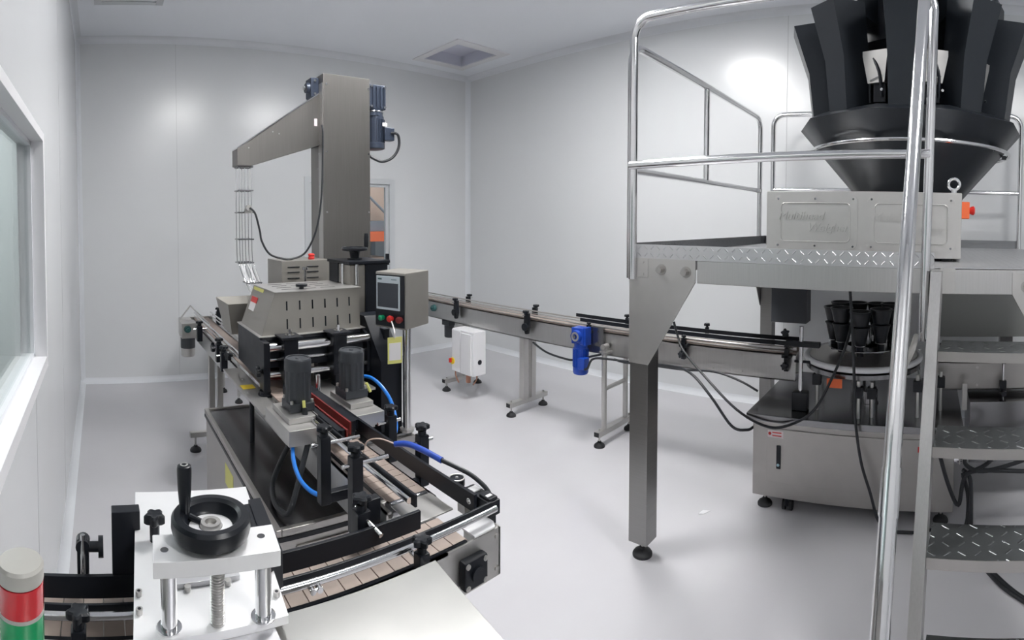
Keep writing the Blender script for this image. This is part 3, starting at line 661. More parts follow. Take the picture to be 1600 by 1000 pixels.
B('lifting_eye', CHROME, wg, lambda b: [b.torus((2.47, -.108, 1.80), .026, .0075, (1, 0, 0)), b.cyl((2.47, -.108, 1.757), (2.47, -.108, 1.775), .014, n=16)])
WX, WYc = 2.97, .117
def ngon(r, z, n=10, ph=0.0, cx=WX, cy=WYc): return [(cx + r*math.cos(2*PI*i/n+ph), cy + r*math.sin(2*PI*i/n+ph), z) for i in range(n)]
PH = PI/10 + .05
B('discharge_chute', WEIGH, wg, lambda b: b.loft([ngon(.26, 1.70, ph=PH), ngon(.30, 1.757, ph=PH), ngon(.60, 2.10, ph=PH), ngon(.625, 2.13, ph=PH), ngon(.55, 2.165, ph=PH), ngon(.36, 2.172, ph=PH)]))
B('chute_lining', WEIGH, wg, lambda b: b.loft([ngon(.24, 1.40, ph=PH, n=10), ngon(.26, 1.70, ph=PH)]))
B('guard_ring', CHROME, wg, lambda b: b.torus((WX, WYc, 2.0), .548, .010, n=96, k=10))
B('ring_clip', BLACK, wg, lambda b: [b.box((WX+.53*math.cos(a)-.01, WYc+.53*math.sin(a)-.012, 1.99), (WX+.53*math.cos(a)+.012, WYc+.53*math.sin(a)+.012, 2.012)) for a in [PH + i*PI/5*1.0 for i in range(10)]])
B('core', BLACK, wg, lambda b: [b.lathe((WX, WYc, 2.19), [(.30, 0), (.30, .30), (.36, .34), (.36, .62), (.30, .66)], 40)])
B('dispersion_cone', SSP, wg, lambda b: b.lathe((WX, WYc, 2.85), [(.40, 0), (.40, .02), (.02, .16)], 40))
rad = lambda a, r, t, z: (WX + r*math.cos(a) - t*math.sin(a), WYc + r*math.sin(a) + t*math.cos(a), z)
for i in range(10):
    a = PI + 2*PI*i/10 - .045
    hd = B('hopper_cover', WEIGH, wg, lambda b: b.loft([[rad(a, .40, -.075, 2.14), rad(a, .40, .075, 2.14), rad(a, .545, .062, 2.15), rad(a, .545, -.062, 2.15)],
                                             [rad(a, .42, -.085, 2.40), rad(a, .42, .085, 2.40), rad(a, .575, .068, 2.40), rad(a, .575, -.068, 2.40)],
                                             [rad(a, .48, -.105, 2.67), rad(a, .48, .105, 2.67), rad(a, .66, .082, 2.645), rad(a, .66, -.082, 2.645)]]))
    B('feed_pan', WEIGH, hd, lambda b: b.loft([[rad(a, .34, -.07, 2.60), rad(a, .34, .07, 2.60), rad(a, .50, .07, 2.64), rad(a, .50, -.07, 2.64)], [rad(a, .34, -.07, 2.76), rad(a, .34, .07, 2.76), rad(a, .50, .08, 2.78), rad(a, .50, -.08, 2.78)]]))
    a2 = a + PI/10
    wh = B('weigh_hopper', SSP, wg, lambda b: b.loft([[rad(a2, .37, -.045, 2.29), rad(a2, .37, .045, 2.29), rad(a2, .45, .045, 2.29), rad(a2, .45, -.045, 2.29)],
                                               [rad(a2, .36, -.07, 2.44), rad(a2, .36, .07, 2.44), rad(a2, .47, .07, 2.44), rad(a2, .47, -.07, 2.44)]]))
    B('hopper_linkage', BLACK, wh, lambda b: [b.tube([rad(a2, .44, .03, 2.22), rad(a2, .46, .02, 2.34), rad(a2, .455, -.03, 2.44)], .008, 8), b.tube([rad(a2, .43, -.04, 2.20), rad(a2, .44, -.04, 2.36)], .006, 8), b.box(rad(a2, .38, -.04, 2.20), rad(a2, .42, .04, 2.30), .004)])
    B('linkage_pin', CHROME, wh, lambda b: [b.cyl(rad(a2, .455, -.03, 2.30), rad(a2, .455, .035, 2.32), .004, n=8), b.cyl(rad(a2, .46, .04, 2.25), rad(a2, .47, .04, 2.25), .007, n=10)])
#--PART2--
# ------------------------------------------------------------ infeed conveyor of the capping line (runs towards the viewer)
lc = thing('slat_conveyor', 'short slat conveyor passing through the capping machine towards the viewer', 'conveyor', (.78, 2.6, 0))
LY0, LY1 = 1.19, 4.10
B('side_plate', SSH, lc, lambda b: [b.box((.700, LY0-.02, .725), (.706, LY1, .835)), b.box((.700, LY0-.02, .829), (.716, LY1, .835))])
B('side_plate', SSH, lc, lambda b: [b.box((.856, LY0-.02, .725), (.862, LY1, .835)), b.box((.846, LY0-.02, .829), (.862, LY1, .835))])
B('slat_chain', BELT, lc, lambda b: belt(b, LY0, LY1, .722, .840, .85))
B('chain_nose', SSD, lc, lambda b: b.cyl((.722, LY0+.002, .828), (.840, LY0+.002, .828), .0215, n=24))
B('transfer_plate', SSP, lc, lambda b: b.box((.716, 1.068, .846), (.842, 1.172, .850), .001))
B('guide_rail', CHROME, lc, lambda b: [b.cyl((.727, 1.10, .893), (.727, 1.72, .893), .0085, n=16)])
o = B('guide_rail', BLACK, lc, lambda b: b.box((.737, 1.09, .876), (.744, 1.95, .908), .001)); o['label'] = 'black flat strip of the left guide rail'
o = B('guide_rail', BLACK, lc, lambda b: b.box((.856, 1.0, .862), (.866, 1.78, .908), .001)); o['label'] = 'black flat guide rail on the right side'
B('rail_end_bolt', CHROME, lc, lambda b: bolt(b, (.856, 1.02, .885), (-1, 0, 0), .005, .004))
for xr in (.700, .868):
    B('guide_rail', CHROME, lc, lambda b: [b.cyl((xr+.02 if xr < .8 else xr-.02, 2.66, .90), (xr+.02 if xr < .8 else xr-.02, 4.05, .90), .007, n=12), b.cyl((xr+.02 if xr < .8 else xr-.02, 2.66, .875), (xr+.02 if xr < .8 else xr-.02, 4.05, .875), .005, n=12)])
rail_clamp(lc, .612, 1.37, .79, .985, 1, pin=.115, kr=.024)
rail_clamp(lc, .633, 1.215, .78, .985, 1, pin=.10, kr=.024)
rail_clamp(lc, .91, 1.49, .80, .955, -1, pin=.05, kr=.024)
rail_clamp(lc, .905, 1.30, .80, .955, -1, pin=.04, kr=.024)
B('clamp_bracket', BLACK, lc, lambda b: [b.box((.60, 1.36, .79), (.700, 1.385, .82), .003), b.box((.62, 1.205, .78), (.700, 1.23, .81), .003), b.box((.862, 1.48, .80), (.91, 1.50, .825), .003), b.box((.862, 1.29, .80), (.905, 1.31, .825), .003)])
for x, y in ((.655, 3.50), (.648, 2.76), (.905, 4.02), (.93, 3.75), (.665, 2.95)):
    rail_clamp(lc, x, y, .80, .905, 1 if x < .78 else -1, pin=.05, r=.018, kr=.026)
a = B('rail_clamp', PLAST, lc, lambda b: [b.cyl((.93, 3.72, .90), (.955, 3.72, .90), .035, n=20), b.box((.90, 3.70, .84), (.94, 3.74, .92), .003)])
knob(a, (.65, 3.05, .86), (-1, 0, 0), .03, .02); knob(a, (.66, 2.72, .89), (-1, -.4, 0), .028, .02)
B('guide_arm', SSP, lc, lambda b: b.tube([(.60, 4.02, .86), (.70, 4.12, .945), (.735, 3.55, .90)], .006, 8, 0))
B('end_plate', SSP, lc, lambda b: b.box((.69, LY1-.004, .72), (.875, LY1+.004, .86)))
gm = B('gear_motor', SSP, lc, lambda b: [b.box((.585, 3.84, .745), (.70, 3.98, .86), .006), b.box((.60, 3.99, .73), (.69, 4.10, .86), .004)])
B('motor_can', GREYM, gm, lambda b: b.cyl((.642, 3.91, .745), (.642, 3.91, .665), .055, n=28))
B('motor_end', SSP, gm, lambda b: b.lathe((.642, 3.91, .60), [(.045, 0), (.052, .008), (.052, .066)], 28))
B('gear_knob', TEAL, gm, lambda b: [b.cyl((.63, 3.84, .815), (.63, 3.82, .815), .028, .022, 18), b.cyl((.63, 3.82, .815), (.63, 3.805, .815), .012, n=12)])
s = B('stand', SSP, lc, lambda b: [b.box((.74, 3.60, .13), (.78, 3.64, .725), .003), b.box((.80, 3.60, .13), (.84, 3.64, .725), .003), b.box((.60, 3.60, .10), (.98, 3.64, .135), .003)])
foot(s, .64, 3.62, .13); foot(s, .94, 3.62, .13)

# ------------------------------------------------------------ cross conveyor in front (runs left to right)
fc = thing('slat_conveyor', 'beige slat conveyor crossing the foreground behind the handwheel, with chrome and black side rails', 'conveyor', (.35, 1.0, 0))
FX0, FX1 = -.165, .875
B('side_plate', SSP, fc, lambda b: [b.box((FX0, .925, .735), (FX1, .931, .853)), b.box((FX0, .925, .847), (FX1-.16, .938, .853))])
B('side_plate', SSP, fc, lambda b: [b.box((FX0, 1.064, .70), (FX1-.175, 1.070, .845))])
B('slat_chain', BELT, fc, lambda b: belt(b, FX0, FX1-.09, .940, 1.058, .85, 'x'))
B('wear_edge', BLACK, fc, lambda b: [b.box((FX0, .930, .848), (FX1-.10, .938, .856)), b.box((FX0, 1.059, .846), (.55, 1.064, .852))])
o = B('end_cover', WHT, fc, lambda b: b.prism([(x, y, .855) for x, y in [(.795, .926), (.795, .985), (.83, 1.0), (.872, 1.0), (.872, .945), (.86, .926)]], (0, 0, .005), .001)); o['label'] = 'cream rounded plate over the conveyor end'
B('end_plate', SSP, fc, lambda b: [b.box((FX1-.004, .925, .735), (FX1+.002, 1.06, .853)), b.cyl((FX1-.012, .921, .755), (FX1-.012, .925, .755), .006, n=12), b.cyl((FX1-.012, .921, .835), (FX1-.012, .925, .835), .006, n=12)])
be = B('bearing_block', BLACK, fc, lambda b: [b.box((.745, .900, .758), (.815, .925, .826), .006), b.cyl((.78, .900, .792), (.78, .893, .792), .018, n=24)])
B('bolt', SSP, be, lambda b: [bolt(b, (x, .900, z), (0, -1, 0), .004, .003) for x in (.754, .806) for z in (.767, .817)])
for y, r, z in ((.957, .0075, .898),):
    B('guide_rail', CHROME, fc, lambda b: b.cyl((FX0, y-.025, z), (.868, y-.025, z), r, n=16))
o = B('guide_rail', BLACK, fc, lambda b: b.box((FX0, .949, .884), (.872, .955, .906), .001)); o['label'] = 'black flat strip of the front guide rail'
B('guide_rail', SSD, fc, lambda b: b.cyl((FX0, .960, .895), (.870, .960, .895), .004, n=12))
o = B('guide_rail', BLACK, fc, lambda b: b.box((FX0, 1.018, .868), (.705, 1.027, .912), .001)); o['label'] = 'black flat guide rail on the far side of the belt'
for x in (.617, -.049):
    c = rail_clamp(fc, x, .888, .86, .912, 1, 'x', .04, .013, .022)
B('splice_clip', CHROME, fc, lambda b: [b.cyl((.385, .93, .89), (.385, .915, .89), .006, n=12), b.cyl((.40, .93, .89), (.40, .915, .89), .006, n=12), b.cyl((.38, .92, .89), (.405, .92, .89), .004, n=12)])
c = B('rail_clamp', BLACK, fc, lambda b: [b.box((.55, 1.045, .86), (.585, 1.08, .935), .003), b.cyl((.567, 1.06, .93), (.567, 1.06, .95), .013, n=16)])
knob(c, (.567, 1.06, .962), (0, 0, 1), .024, .014)
B('pin', CHROME, c, lambda b: b.cyl((.567, 1.09, .925), (.585, 1.0, .90), .006, n=12))
B('clamp_bracket', BLACK, c, lambda b: b.box((.585, 1.06, .89), (.62, 1.085, .95), .003))
c = B('rail_clamp', PLAST, fc, lambda b: [b.box((-.058, 1.035, .88), (-.034, 1.058, .975), .004), b.cyl((-.046, 1.03, .962), (-.046, 1.06, .962), .014, n=16)])
B('pin', CHROME, c, lambda b: b.cyl((-.046, 1.03, .905), (-.046, 1.035, .985), .005, n=12))
B('knob', PLAST, c, lambda b: [b.cyl((-.034, 1.045, .955), (-.015, 1.045, .955), .010, n=20), b.cyl((-.015, 1.045, .955), (-.005, 1.045, .955), .020, n=24)])
bb = B('upright_plate', BLACK, fc, lambda b: b.box((.012, 1.022, .868), (.068, 1.05, 1.036), .002)); bb['label'] = 'black upright block on the far guide rail'
for x in (-.12, .60):
    s = B('stand', SSP, fc, lambda b: [b.box((x-.02, .98, .10), (x+.02, 1.02, .72), .003), b.box((x-.02, .93, .09), (x+.02, 1.07, .12), .003)])
    foot(s, x, .95, .10); foot(s, x, 1.05, .10)

# ------------------------------------------------------------ capping machine
cm = thing('capping_machine', 'capping machine with slotted steel cover, black frame and two upright grey motors', 'capping machine', (.95, 2.1, 0))
B('cabinet', SSM, cm, lambda b: b.prism([(x, y, .10) for x, y in ((.535, 1.565), (1.04, 1.565), (1.04, 2.03), (1.375, 2.03), (1.44, 2.40), (1.44, 2.70), (.535, 2.70))], (0, 0, .50), .004))
B('cabinet_top', SSD, cm, lambda b: b.prism([(x, y, .60) for x, y in ((.55, 1.58), (1.03, 1.58), (1.03, 2.045), (1.365, 2.045), (1.43, 2.41), (1.43, 2.69), (.55, 2.69))], (0, 0, .016)))
B('top_rim', SSM, cm, lambda b: [b.box((.528, 1.555, .600), (.548, 2.71, .624), .003), b.box((.548, 1.555, .600), (1.05, 1.575, .624), .003), b.box((.548, 2.69, .600), (1.45, 2.71, .624), .003), b.box((1.03, 1.575, .600), (1.05, 2.03, .624), .003)])
B('rim_line', BLACK, cm, lambda b: [b.box((.526, 1.553, .585), (.529, 2.70, .600)), b.box((.526, 1.553, .585), (1.05, 1.556, .600))])
d_ = B('cabinet_door', SSM, cm, lambda b: b.box((.60, 1.558, .16), (1.0, 1.565, .56), .002))
B('seam', BLACK, d_, lambda b: [b.box((.60, 1.5572, .545), (1.0, 1.5585, .549)), b.box((.60, 1.5572, .16), (.603, 1.5585, .548))])
yl = B('warning_label', YTAG, cm, lambda b: b.box((.5335, 2.13, .44), (.5352, 2.27, .53))); yl['label'] = 'yellow label on the left cabinet side'
for x, y in ((.60, 1.64), (.97, 1.64), (.60, 2.63), (1.37, 2.63)): foot(cm, x, y, .11, .045)
B('bed_plate', SSP, cm, lambda b: [b.box((.62, 1.97, .832), (.700, 2.66, .840)), b.box((.862, 2.08, .832), (1.19, 2.66, .842)), b.box((.862, 1.70, .832), (.97, 2.08, .842))])
B('bed_bolt', SSP, cm, lambda b: [bolt(b, (x, y, .840), (0, 0, 1), .005, .004) for x, y in ((.66, 2.05), (.66, 2.12), (.64, 2.25), (.67, 2.45))])
B('bed_post', BLACK, cm, lambda b: b.cyl((.655, 2.25, .618), (.655, 2.25, .832), .011, n=16))
B('bed_post', BLACK, cm, lambda b: b.cyl((1.15, 2.25, .618), (1.15, 2.25, .832), .02, n=16))
B('bed_post', BLACK, cm, lambda b: b.cyl((.94, 1.85, .618), (.94, 1.85, .832), .02, n=16))
# head block
B('side_cheek', BLACK, cm, lambda b: b.prism([(.693, y, z) for y, z in ((2.19, .885), (2.62, .90), (2.62, 1.085), (2.27, 1.085), (2.19, 1.06))], (.014, 0, 0), .002))
B('side_cheek', BLACK, cm, lambda b: b.prism([(1.21, y, z) for y, z in ((2.19, .885), (2.62, .90), (2.62, 1.085), (2.27, 1.085), (2.19, 1.06))], (.014, 0, 0), .002))
B('head_plate', BLACK, cm, lambda b: [b.box((.707, 2.26, 1.062), (1.21, 2.62, 1.082), .002), b.box((.707, 2.255, .95), (1.21, 2.275, 1.06), .002), b.box((.707, 2.60, .90), (1.21, 2.615, 1.06), .002)])
B('cover_flange', SSP, cm, lambda b: b.box((.690, 2.24, 1.083), (1.24, 2.63, 1.088), .001))
for z, r, y in ((1.045, .020, 2.205), (.925, .014, 2.205), (.985, .008, 2.225)):
    B('guide_rod', CHROME, cm, lambda b: b.cyl((.700, y, z), (1.30, y, z), r, n=24))
B('spacer_bar', BLACK, cm, lambda b: [b.box((.70, 2.235, .945), (1.30, 2.25, 1.02), .002)])
for x in (.815, 1.055):
    c = B('slide_block', BLACK, cm, lambda b: [b.box((x-.034, 2.165, .90), (x+.034, 2.245, 1.085), .004), b.box((x-.05, 2.15, 1.085), (x+.05, 2.25, 1.095), .003), b.box((x-.02, 2.18, .80), (x+.02, 2.23, .90), .003)])
    B('block_screw', CHROME, c, lambda b: [b.cyl((x, 2.19, 1.095), (x, 2.19, 1.125), .009, n=6), b.cyl((x, 2.19, 1.095), (x, 2.19, 1.101), .022, n=20)])
c = B('rod_end_clamp', BLACK, cm, lambda b: [b.box((.688, 2.17, .86), (.718, 2.235, 1.075), .004), b.cyl((.703, 2.20, .86), (.703, 2.20, .825), .026, n=20), b.cyl((.703, 2.20, .845), (.703, 2.20, .832), .032, n=20)])
knob(c, (.668, 2.20, .945), (-1, 0, 0), .026, .02)
B('rod_end_clamp', BLACK, cm, lambda b: b.box((1.285, 2.16, .86), (1.315, 2.235, 1.085), .004))
# slotted steel cover
def cover(b):
    b.loft([[(.705, 2.255, 1.088), (1.205, 2.255, 1.088), (1.205, 2.60, 1.088), (.705, 2.60, 1.088)], [(.775, 2.268, 1.278), (1.205, 2.268, 1.278), (1.205, 2.60, 1.278), (.775, 2.60, 1.278)]])
cv = B('machine_cover', FCOVER, cm, cover)
B('cover_top', SSP, cv, lambda b: b.box((.772, 2.262, 1.278), (1.215, 2.605, 1.282), .001))
def yz(z): return 2.255 + (z-1.088)*.0684 - .0008
def slots(b):
    for i in range(6):
        x = .83 + i*.064
        for z0, z1 in ((1.195, 1.237), (1.110, 1.156)):
            b.prism([(x-.0035, yz(z0), z0), (x+.0035, yz(z0), z0), (x+.0035, yz(z1), z1), (x-.0035, yz(z1), z1)], (0, .003, 0))
B('vent_slot', BLACK, cv, slots)
B('top_slot', BLACK, cv, lambda b: [b.box((x, y, 1.2815), (x+.075, y+.006, 1.2828)) for x in (.83, .93, 1.03) for y in (2.33, 2.40, 2.47, 2.54)])
B('cover_knob', PLAST, cv, lambda b: [b.cyl((.93, 2.33, 1.282), (.93, 2.33, 1.298), .012, n=16), b.cyl((.93, 2.33, 1.294), (.93, 2.33, 1.304), .028, n=24)])
def lface(y, t): return Vector((.705 + .07*t - .001, y, 1.088 + .19*t))
def sticker(b, y0, y1, t0, t1, e=.0012): b.prism([lface(y0, t0), lface(y1, t0), lface(y1, t1), lface(y0, t1)], (-e, 0, e*.37))
sk = B('warning_label', PAPER, cv, lambda b: sticker(b, 2.47, 2.56, .40, .72)); sk['label'] = 'red and white warning sticker'
B('label_band', RED, sk, lambda b: sticker(b, 2.468, 2.562, .60, .74, .0018))
sk = B('warning_label', YTAG, cv, lambda b: sticker(b, 2.42, 2.58, .90, .98)); sk['label'] = 'yellow strip sticker'
B('warning_label', YEL, cm, lambda b: b.box((.63, 2.30, .8405), (.69, 2.36, .8415)))
ht = B('hex_screw', SSD, cv, lambda b: [b.cyl((1.10, 2.70, 1.26), (1.10, 2.70, 1.34), .006, n=10), b.cyl((1.10, 2.70, 1.335), (1.10, 2.70, 1.35), .016, n=12)])
# lifting column
B('column_cheek', BLACK, cm, lambda b: [b.box((1.20, 2.49, .618), (1.215, 2.60, 1.385), .002)])
B('column_front', BLACK, cm, lambda b: [b.box((1.29, 2.35, .618), (1.42, 2.37, 1.385), .002)])
B('column_core', FCOVER, cm, lambda b: [b.box((1.205, 2.36, .618), (1.40, 2.585, 1.38), .002)])
B('lift_screw', CHROME, cm, lambda b: [b.cyl((1.235, 2.345, .85), (1.235, 2.345, 1.385), .008, n=14), b.cyl((1.198, 2.43, .85), (1.198, 2.43, 1.385), .008, n=14)])
B('column_top', BLACK, cm, lambda b: [b.box((1.19, 2.34, 1.385), (1.43, 2.605, 1.40), .002), b.box((1.435, 2.38, 1.37), (1.45, 2.40, 1.43), .003)])
B('lower_frame', BLACK, cm, lambda b: [b.prism([(1.225, y, z) for y, z in ((2.09, .618), (2.35, .618), (2.35, 1.14), (2.25, 1.14), (2.09, .95))], (.115, 0, 0), .003), b.box((1.0, 2.30, .62), (1.225, 2.35, 1.06), .003)])
hw = B('handwheel', PLAST, cm, lambda b: [b.lathe((1.29, 2.47, 1.445), [(.045, 0), (.068, .004), (.070, .014), (.066, .022), (.050, .022), (.046, .012), (.020, .012), (.018, .02), (.001, .02)], 40), b.cyl((1.29, 2.47, 1.40), (1.29, 2.47, 1.45), .022, .03, 24), b.cyl((1.29, 2.47, 1.40), (1.29, 2.47, 1.408), .04, n=24)])
B('crank_handle', PLAST, hw, lambda b: b.lathe((1.34, 2.435, 1.46), [(.008, 0), (.012, .012), (.013, .06), (.010, .078), (.001, .080)], 20))
# gripper belts with their motors
B('motor_bracket', SSP, cm, lambda b: [b.box((.615, 1.665, .832), (.758, 1.93, .888), .003), b.box((.635, 1.72, .888), (.748, 1.90, .908), .002)])
B('motor_bracket', SSP, cm, lambda b: [b.box((.868, 1.655, .858), (.985, 1.93, .905), .003), b.box((.878, 1.72, .905), (.975, 1.90, .925), .002)])
for x, y, zb, zt, nm in ((.707, 1.815, .908, 1.098, 'left upright grey motor'), (.930, 1.815, .925, 1.105, 'right upright grey motor')):
    mo = gearmotor(cm, 'gripper_motor', x, y, zt, zb+.03, .049, GREYM); mo['label'] = nm
    B('motor_flange', GREYM, mo, lambda b: [b.box((x-.048, y-.048, zb), (x+.048, y+.048, zb+.032), .004)])
    B('tie_bolts', SSP, mo, lambda b: [b.cyl((x+dx, y+dy, zb+.03), (x+dx, y+dy, zb+.042), .006, n=8) for dx in (-.04, .04) for dy in (-.04, .04)])
    B('cable_plug', YTAG, mo, lambda b: b.cyl((x + (.0 if x < .8 else .055), y-.056 if x < .8 else y-.02, zb+.045), (x+(.0 if x < .8 else .068), y-.062 if x < .8 else y-.03, zb+.01), .006, n=12))
gb = B('gripper_belt', REDB, cm, lambda b: [b.box((.772, 1.545, .868), (.779, 2.10, .912), .001)]); gb['label'] = 'dark red gripper belt'
gb = B('gripper_belt', REDB, cm, lambda b: [b.box((.812, 1.60, .868), (.819, 2.10, .912), .001)]); gb['label'] = 'dark red gripper belt'
B('belt_carrier', BLACK, cm, lambda b: [b.box((.748, 1.56, .872), (.771, 2.10, .908), .002), b.box((.82, 1.62, .872), (.862, 2.10, .908), .002), b.cyl((.762, 1.56, .87), (.762, 1.56, .91), .011, n=16), b.cyl((.83, 1.62, .87), (.83, 1.62, .91), .014, n=16)])
B('support_post', CHROME, cm, lambda b: b.cyl((.86, 1.98, .84), (.86, 1.98, .97), .010, n=14))
B('discs', REDB, cm, lambda b: [b.lathe((.80, 2.32, .875), [(.045, 0), (.05, .004), (.05, .03), (.045, .034)], 28)])
# cap tray beside the cover
def tray(b):
    o = [(.665, 2.72), (.93, 2.72), (.93, 3.02), (.665, 3.02)]; i_ = [(.70, 2.78), (.93, 2.78), (.93, 2.96), (.70, 2.96)]
    b.loft([[(x, y, .99) for x, y in i_], [(x, y, 1.165) for x, y in o], [(x*.99+.008, y*.99+.0287, 1.165) for x, y in o], [(x+.004, y, 1.0) for x, y in i_]], True)
B('cap_tray', FCOVER, cm, tray)

# ------------------------------------------------------------ operator console on its pole
oc = thing('operator_console', 'stainless touch screen console with green and red buttons on a pole', 'control console', (1.335, 2.06, .62))
c0, c1, c2 = Vector((1.256, 1.926, 0)), Vector((1.195, 2.086, 0)), Vector((1.431, 1.998, 0))
fx = (c1-c0).normalized(); dx_ = (c2-c0).normalized(); nf = -dx_
WD, DP, ZB, ZT = .172, .19, 1.122, 1.374
def P3(u, v, d=0.0):  # on the console front: u from the near edge, v height, d outwards
    return c0 + fx*u + Vector((0, 0, v)) + nf*d
def slab(b, u0, u1, v0, v1, d0, d1, bev=0.0):
    b.prism([P3(u0, v0, d0), P3(u1, v0, d0), P3(u1, v1, d0), P3(u0, v1, d0)], nf*(d1-d0), bev)
B('housing', FCOVER, oc, lambda b: slab(b, 0, WD, ZB, ZT, -DP, 0, .006))
B('front_plate', BLACK, oc, lambda b: slab(b, .006, WD-.004, ZB+.008, ZT-.012, 0, .003))
ts = B('touch_screen', SCRGR, oc, lambda b: slab(b, .028, WD-.012, 1.205, ZT-.018, .003, .008, .002))
B('display', SCREEN, ts, lambda b: slab(b, .036, WD-.02, 1.216, 1.325, .008, .0088))
angz = math.atan2(-fx.y, -fx.x)
B('maker_mark', TEAL, ts, lambda b: slab(b, .128, .150, 1.339, 1.345, .008, .0086))
B('small_print', TEAL, ts, lambda b: slab(b, .045, .075, 1.340, 1.343, .008, .0086))
for u, m_, lb in ((.125, GREEN, 'green start button'), (.075, RED, 'red stop button'), (.025, REDB, 'dark red emergency button')):
    o = B('push_button', m_, oc, lambda b: b.lathe(P3(u, 1.168, .003), [(.011, 0), (.011, .008), (.015 if m_ != GREEN else .012, .012), (.014 if m_ != GREEN else .012, .022), (.008, .026)], 24, nf)); o['label'] = lb
B('pole', CHROME, oc, lambda b: [b.cyl((1.345, 2.055, .62), (1.345, 2.055, ZB), .019, n=24)])
B('pole_bracket', SSP, oc, lambda b: [b.cyl((1.345, 2.055, ZB-.012), (1.345, 2.055, ZB), .034, n=24), b.cyl((1.345, 2.055, .618), (1.345, 2.055, .63), .034, n=24)])
tg = thing('inspection_tag', 'yellow edged paper tag hanging from the red button of the console', 'tag', (1.19, 1.93, 1.0), None)
tdir = Vector((.93, .36, 0)); tv = Vector((1.185, 1.93, 0))
def tq(b, u0, u1, v0, v1, y): b.prism([tv + fx*0 + Vector((.80*u0, -.15*u0 - y, v0)), tv + Vector((.80*u1, -.15*u1 - y, v0)), tv + Vector((.80*u1, -.15*u1 - y, v1)), tv + Vector((.80*u0, -.15*u0 - y, v1))], (0, .0015, 0))
B('sheet', YTAG, tg, lambda b: tq(b, -.022, .060, .985, 1.10, 0))
B('print_field', PAPER, tg, lambda b: tq(b, -.014, .052, 1.0, 1.075, .001))
B('tie', PAPER, tg, lambda b: b.tube([P3(.075, 1.165, .01), (1.19, 1.915, 1.13), (1.195, 1.922, 1.098)], .003, 8))

# ------------------------------------------------------------ cap elevator
ce = thing('cap_elevator', 'tall brushed steel cap elevator column with a sloping arm towards the left', 'elevator', (1.49, 3.05, 0))
EX0, EX1, EY0, EY1, EZ = 1.33, 1.655, 2.95, 3.15, 2.505
B('column', COLM, ce, lambda b: b.box((EX0, EY0, .02), (EX1, EY1, EZ), .003))
B('side_strip', SSP, ce, lambda b: [b.box((EX0-.003, EY0+.01, 1.3), (EX0, EY0+.07, 2.45))])
B('screws', CHROME, ce, lambda b: [b.cyl((x, EY0, z), (x, EY0-.004, z), .006, n=10) for x in (EX0+.02, EX1-.012) for z in (2.44, 2.03, 1.66)] + [b.cyl((EX0, EY0+y, z), (EX0-.004, EY0+y, z), .006, n=10) for y, z in ((.06, 2.32), (.1, 2.2), (.06, 2.02), (.08, 1.93), (.06, 1.83), (.07, 1.65), (.07, 1.5))])
B('inspection_slot', PINKP, ce, lambda b: [b.box((EX0-.0035, EY0+.05, 2.165), (EX0-.001, EY0+.085, 2.205))])
ar = B('arm', COLM, ce, lambda b: b.prism([(EX0, 3.0, 2.395), (.885, 3.0, 2.085), (.80, 3.0, 2.035), (.80, 3.0, 1.935), (.885, 3.0, 1.935), (EX0, 3.0, 2.075)], (0, .12, 0), .002))
B('arm_edge', CHROME, ar, lambda b: b.prism([(EX0, 2.998, 2.40), (.80, 2.998, 2.040), (.80, 2.998, 2.033), (EX0, 2.998, 2.391)], (0, .124, 0)))
B('arm_label', PINKP, ar, lambda b: b.box((1.29, 2.998, 2.19), (1.31, 3.0, 2.235)))
B('arm_screw', SSP, ar, lambda b: [b.cyl((x, 3.0, z), (x, 2.996, z), .004, n=10) for x, z in ((.87, 2.04), (1.06, 2.13), (1.02, 2.14))])
tb = B('take_up_bearing', SLATE, ce, lambda b: [b.box((1.275, 3.01, 2.37), (1.33, 3.10, 2.49), .006), b.cyl((1.275, 3.05, 2.43), (1.255, 3.05, 2.43), .035, .03, 20)])
B('shaft_end', CHROME, tb, lambda b: [b.cyl((1.256, 3.05, 2.43), (1.24, 3.05, 2.43), .013, n=14), b.cyl((1.30, 3.01, 2.39), (1.30, 3.003, 2.39), .008, n=8), b.cyl((1.30, 3.01, 2.47), (1.30, 3.003, 2.47), .008, n=8)])
ed = B('drive_gearbox', SLATE, ce, lambda b: [b.box((1.665, 2.99, 2.33), (1.80, 3.11, 2.49), .008), b.cyl((1.655, 3.05, 2.42), (1.70, 3.05, 2.42), .05, n=24), b.cyl((1.735, 3.05, 2.29), (1.735, 3.05, 2.33), .065, n=28)] + [b.box((1.67+i*.028, 2.982, 2.345), (1.678+i*.028, 2.99, 2.475), .002) for i in range(5)])
B('gearbox_bolt', CHROME, ed, lambda b: [b.cyl((x, 2.99, z), (x, 2.976, z), .008, n=8) for x in (1.685, 1.785) for z in (2.345, 2.475)] + [b.torus((1.735, 3.05, 2.318), .066, .004, n=30, k=8)])
em = gearmotor(ce, 'drive_motor', 1.745, 3.05, 2.10, 2.29, .062, SLATE) if False else B('drive_motor', SLATE, ce, lambda b: [b.lathe((1.745, 3.05, 2.075), [(.055, 0), (.068, .006), (.068, .04), (.062, .045), (.062, .215)], 32)] + [b.box((1.745+.060*math.cos(a)-.002, 3.05+.060*math.sin(a)-.002, 2.12), (1.745+.060*math.cos(a)+.009, 3.05+.060*math.sin(a)+.002, 2.27), 0, (a, (1.745+.060*math.cos(a), 3.05+.060*math.sin(a), 2.2))) for a in [i*PI/12 for i in range(24)]])
B('terminal_box', SLATE, em, lambda b: b.box((1.775, 2.965, 2.13), (1.85, 3.02, 2.215), .006))
B('type_plate', PAPER, em, lambda b: b.box((1.765, 2.976, 2.222), (1.80, 2.98, 2.245)))
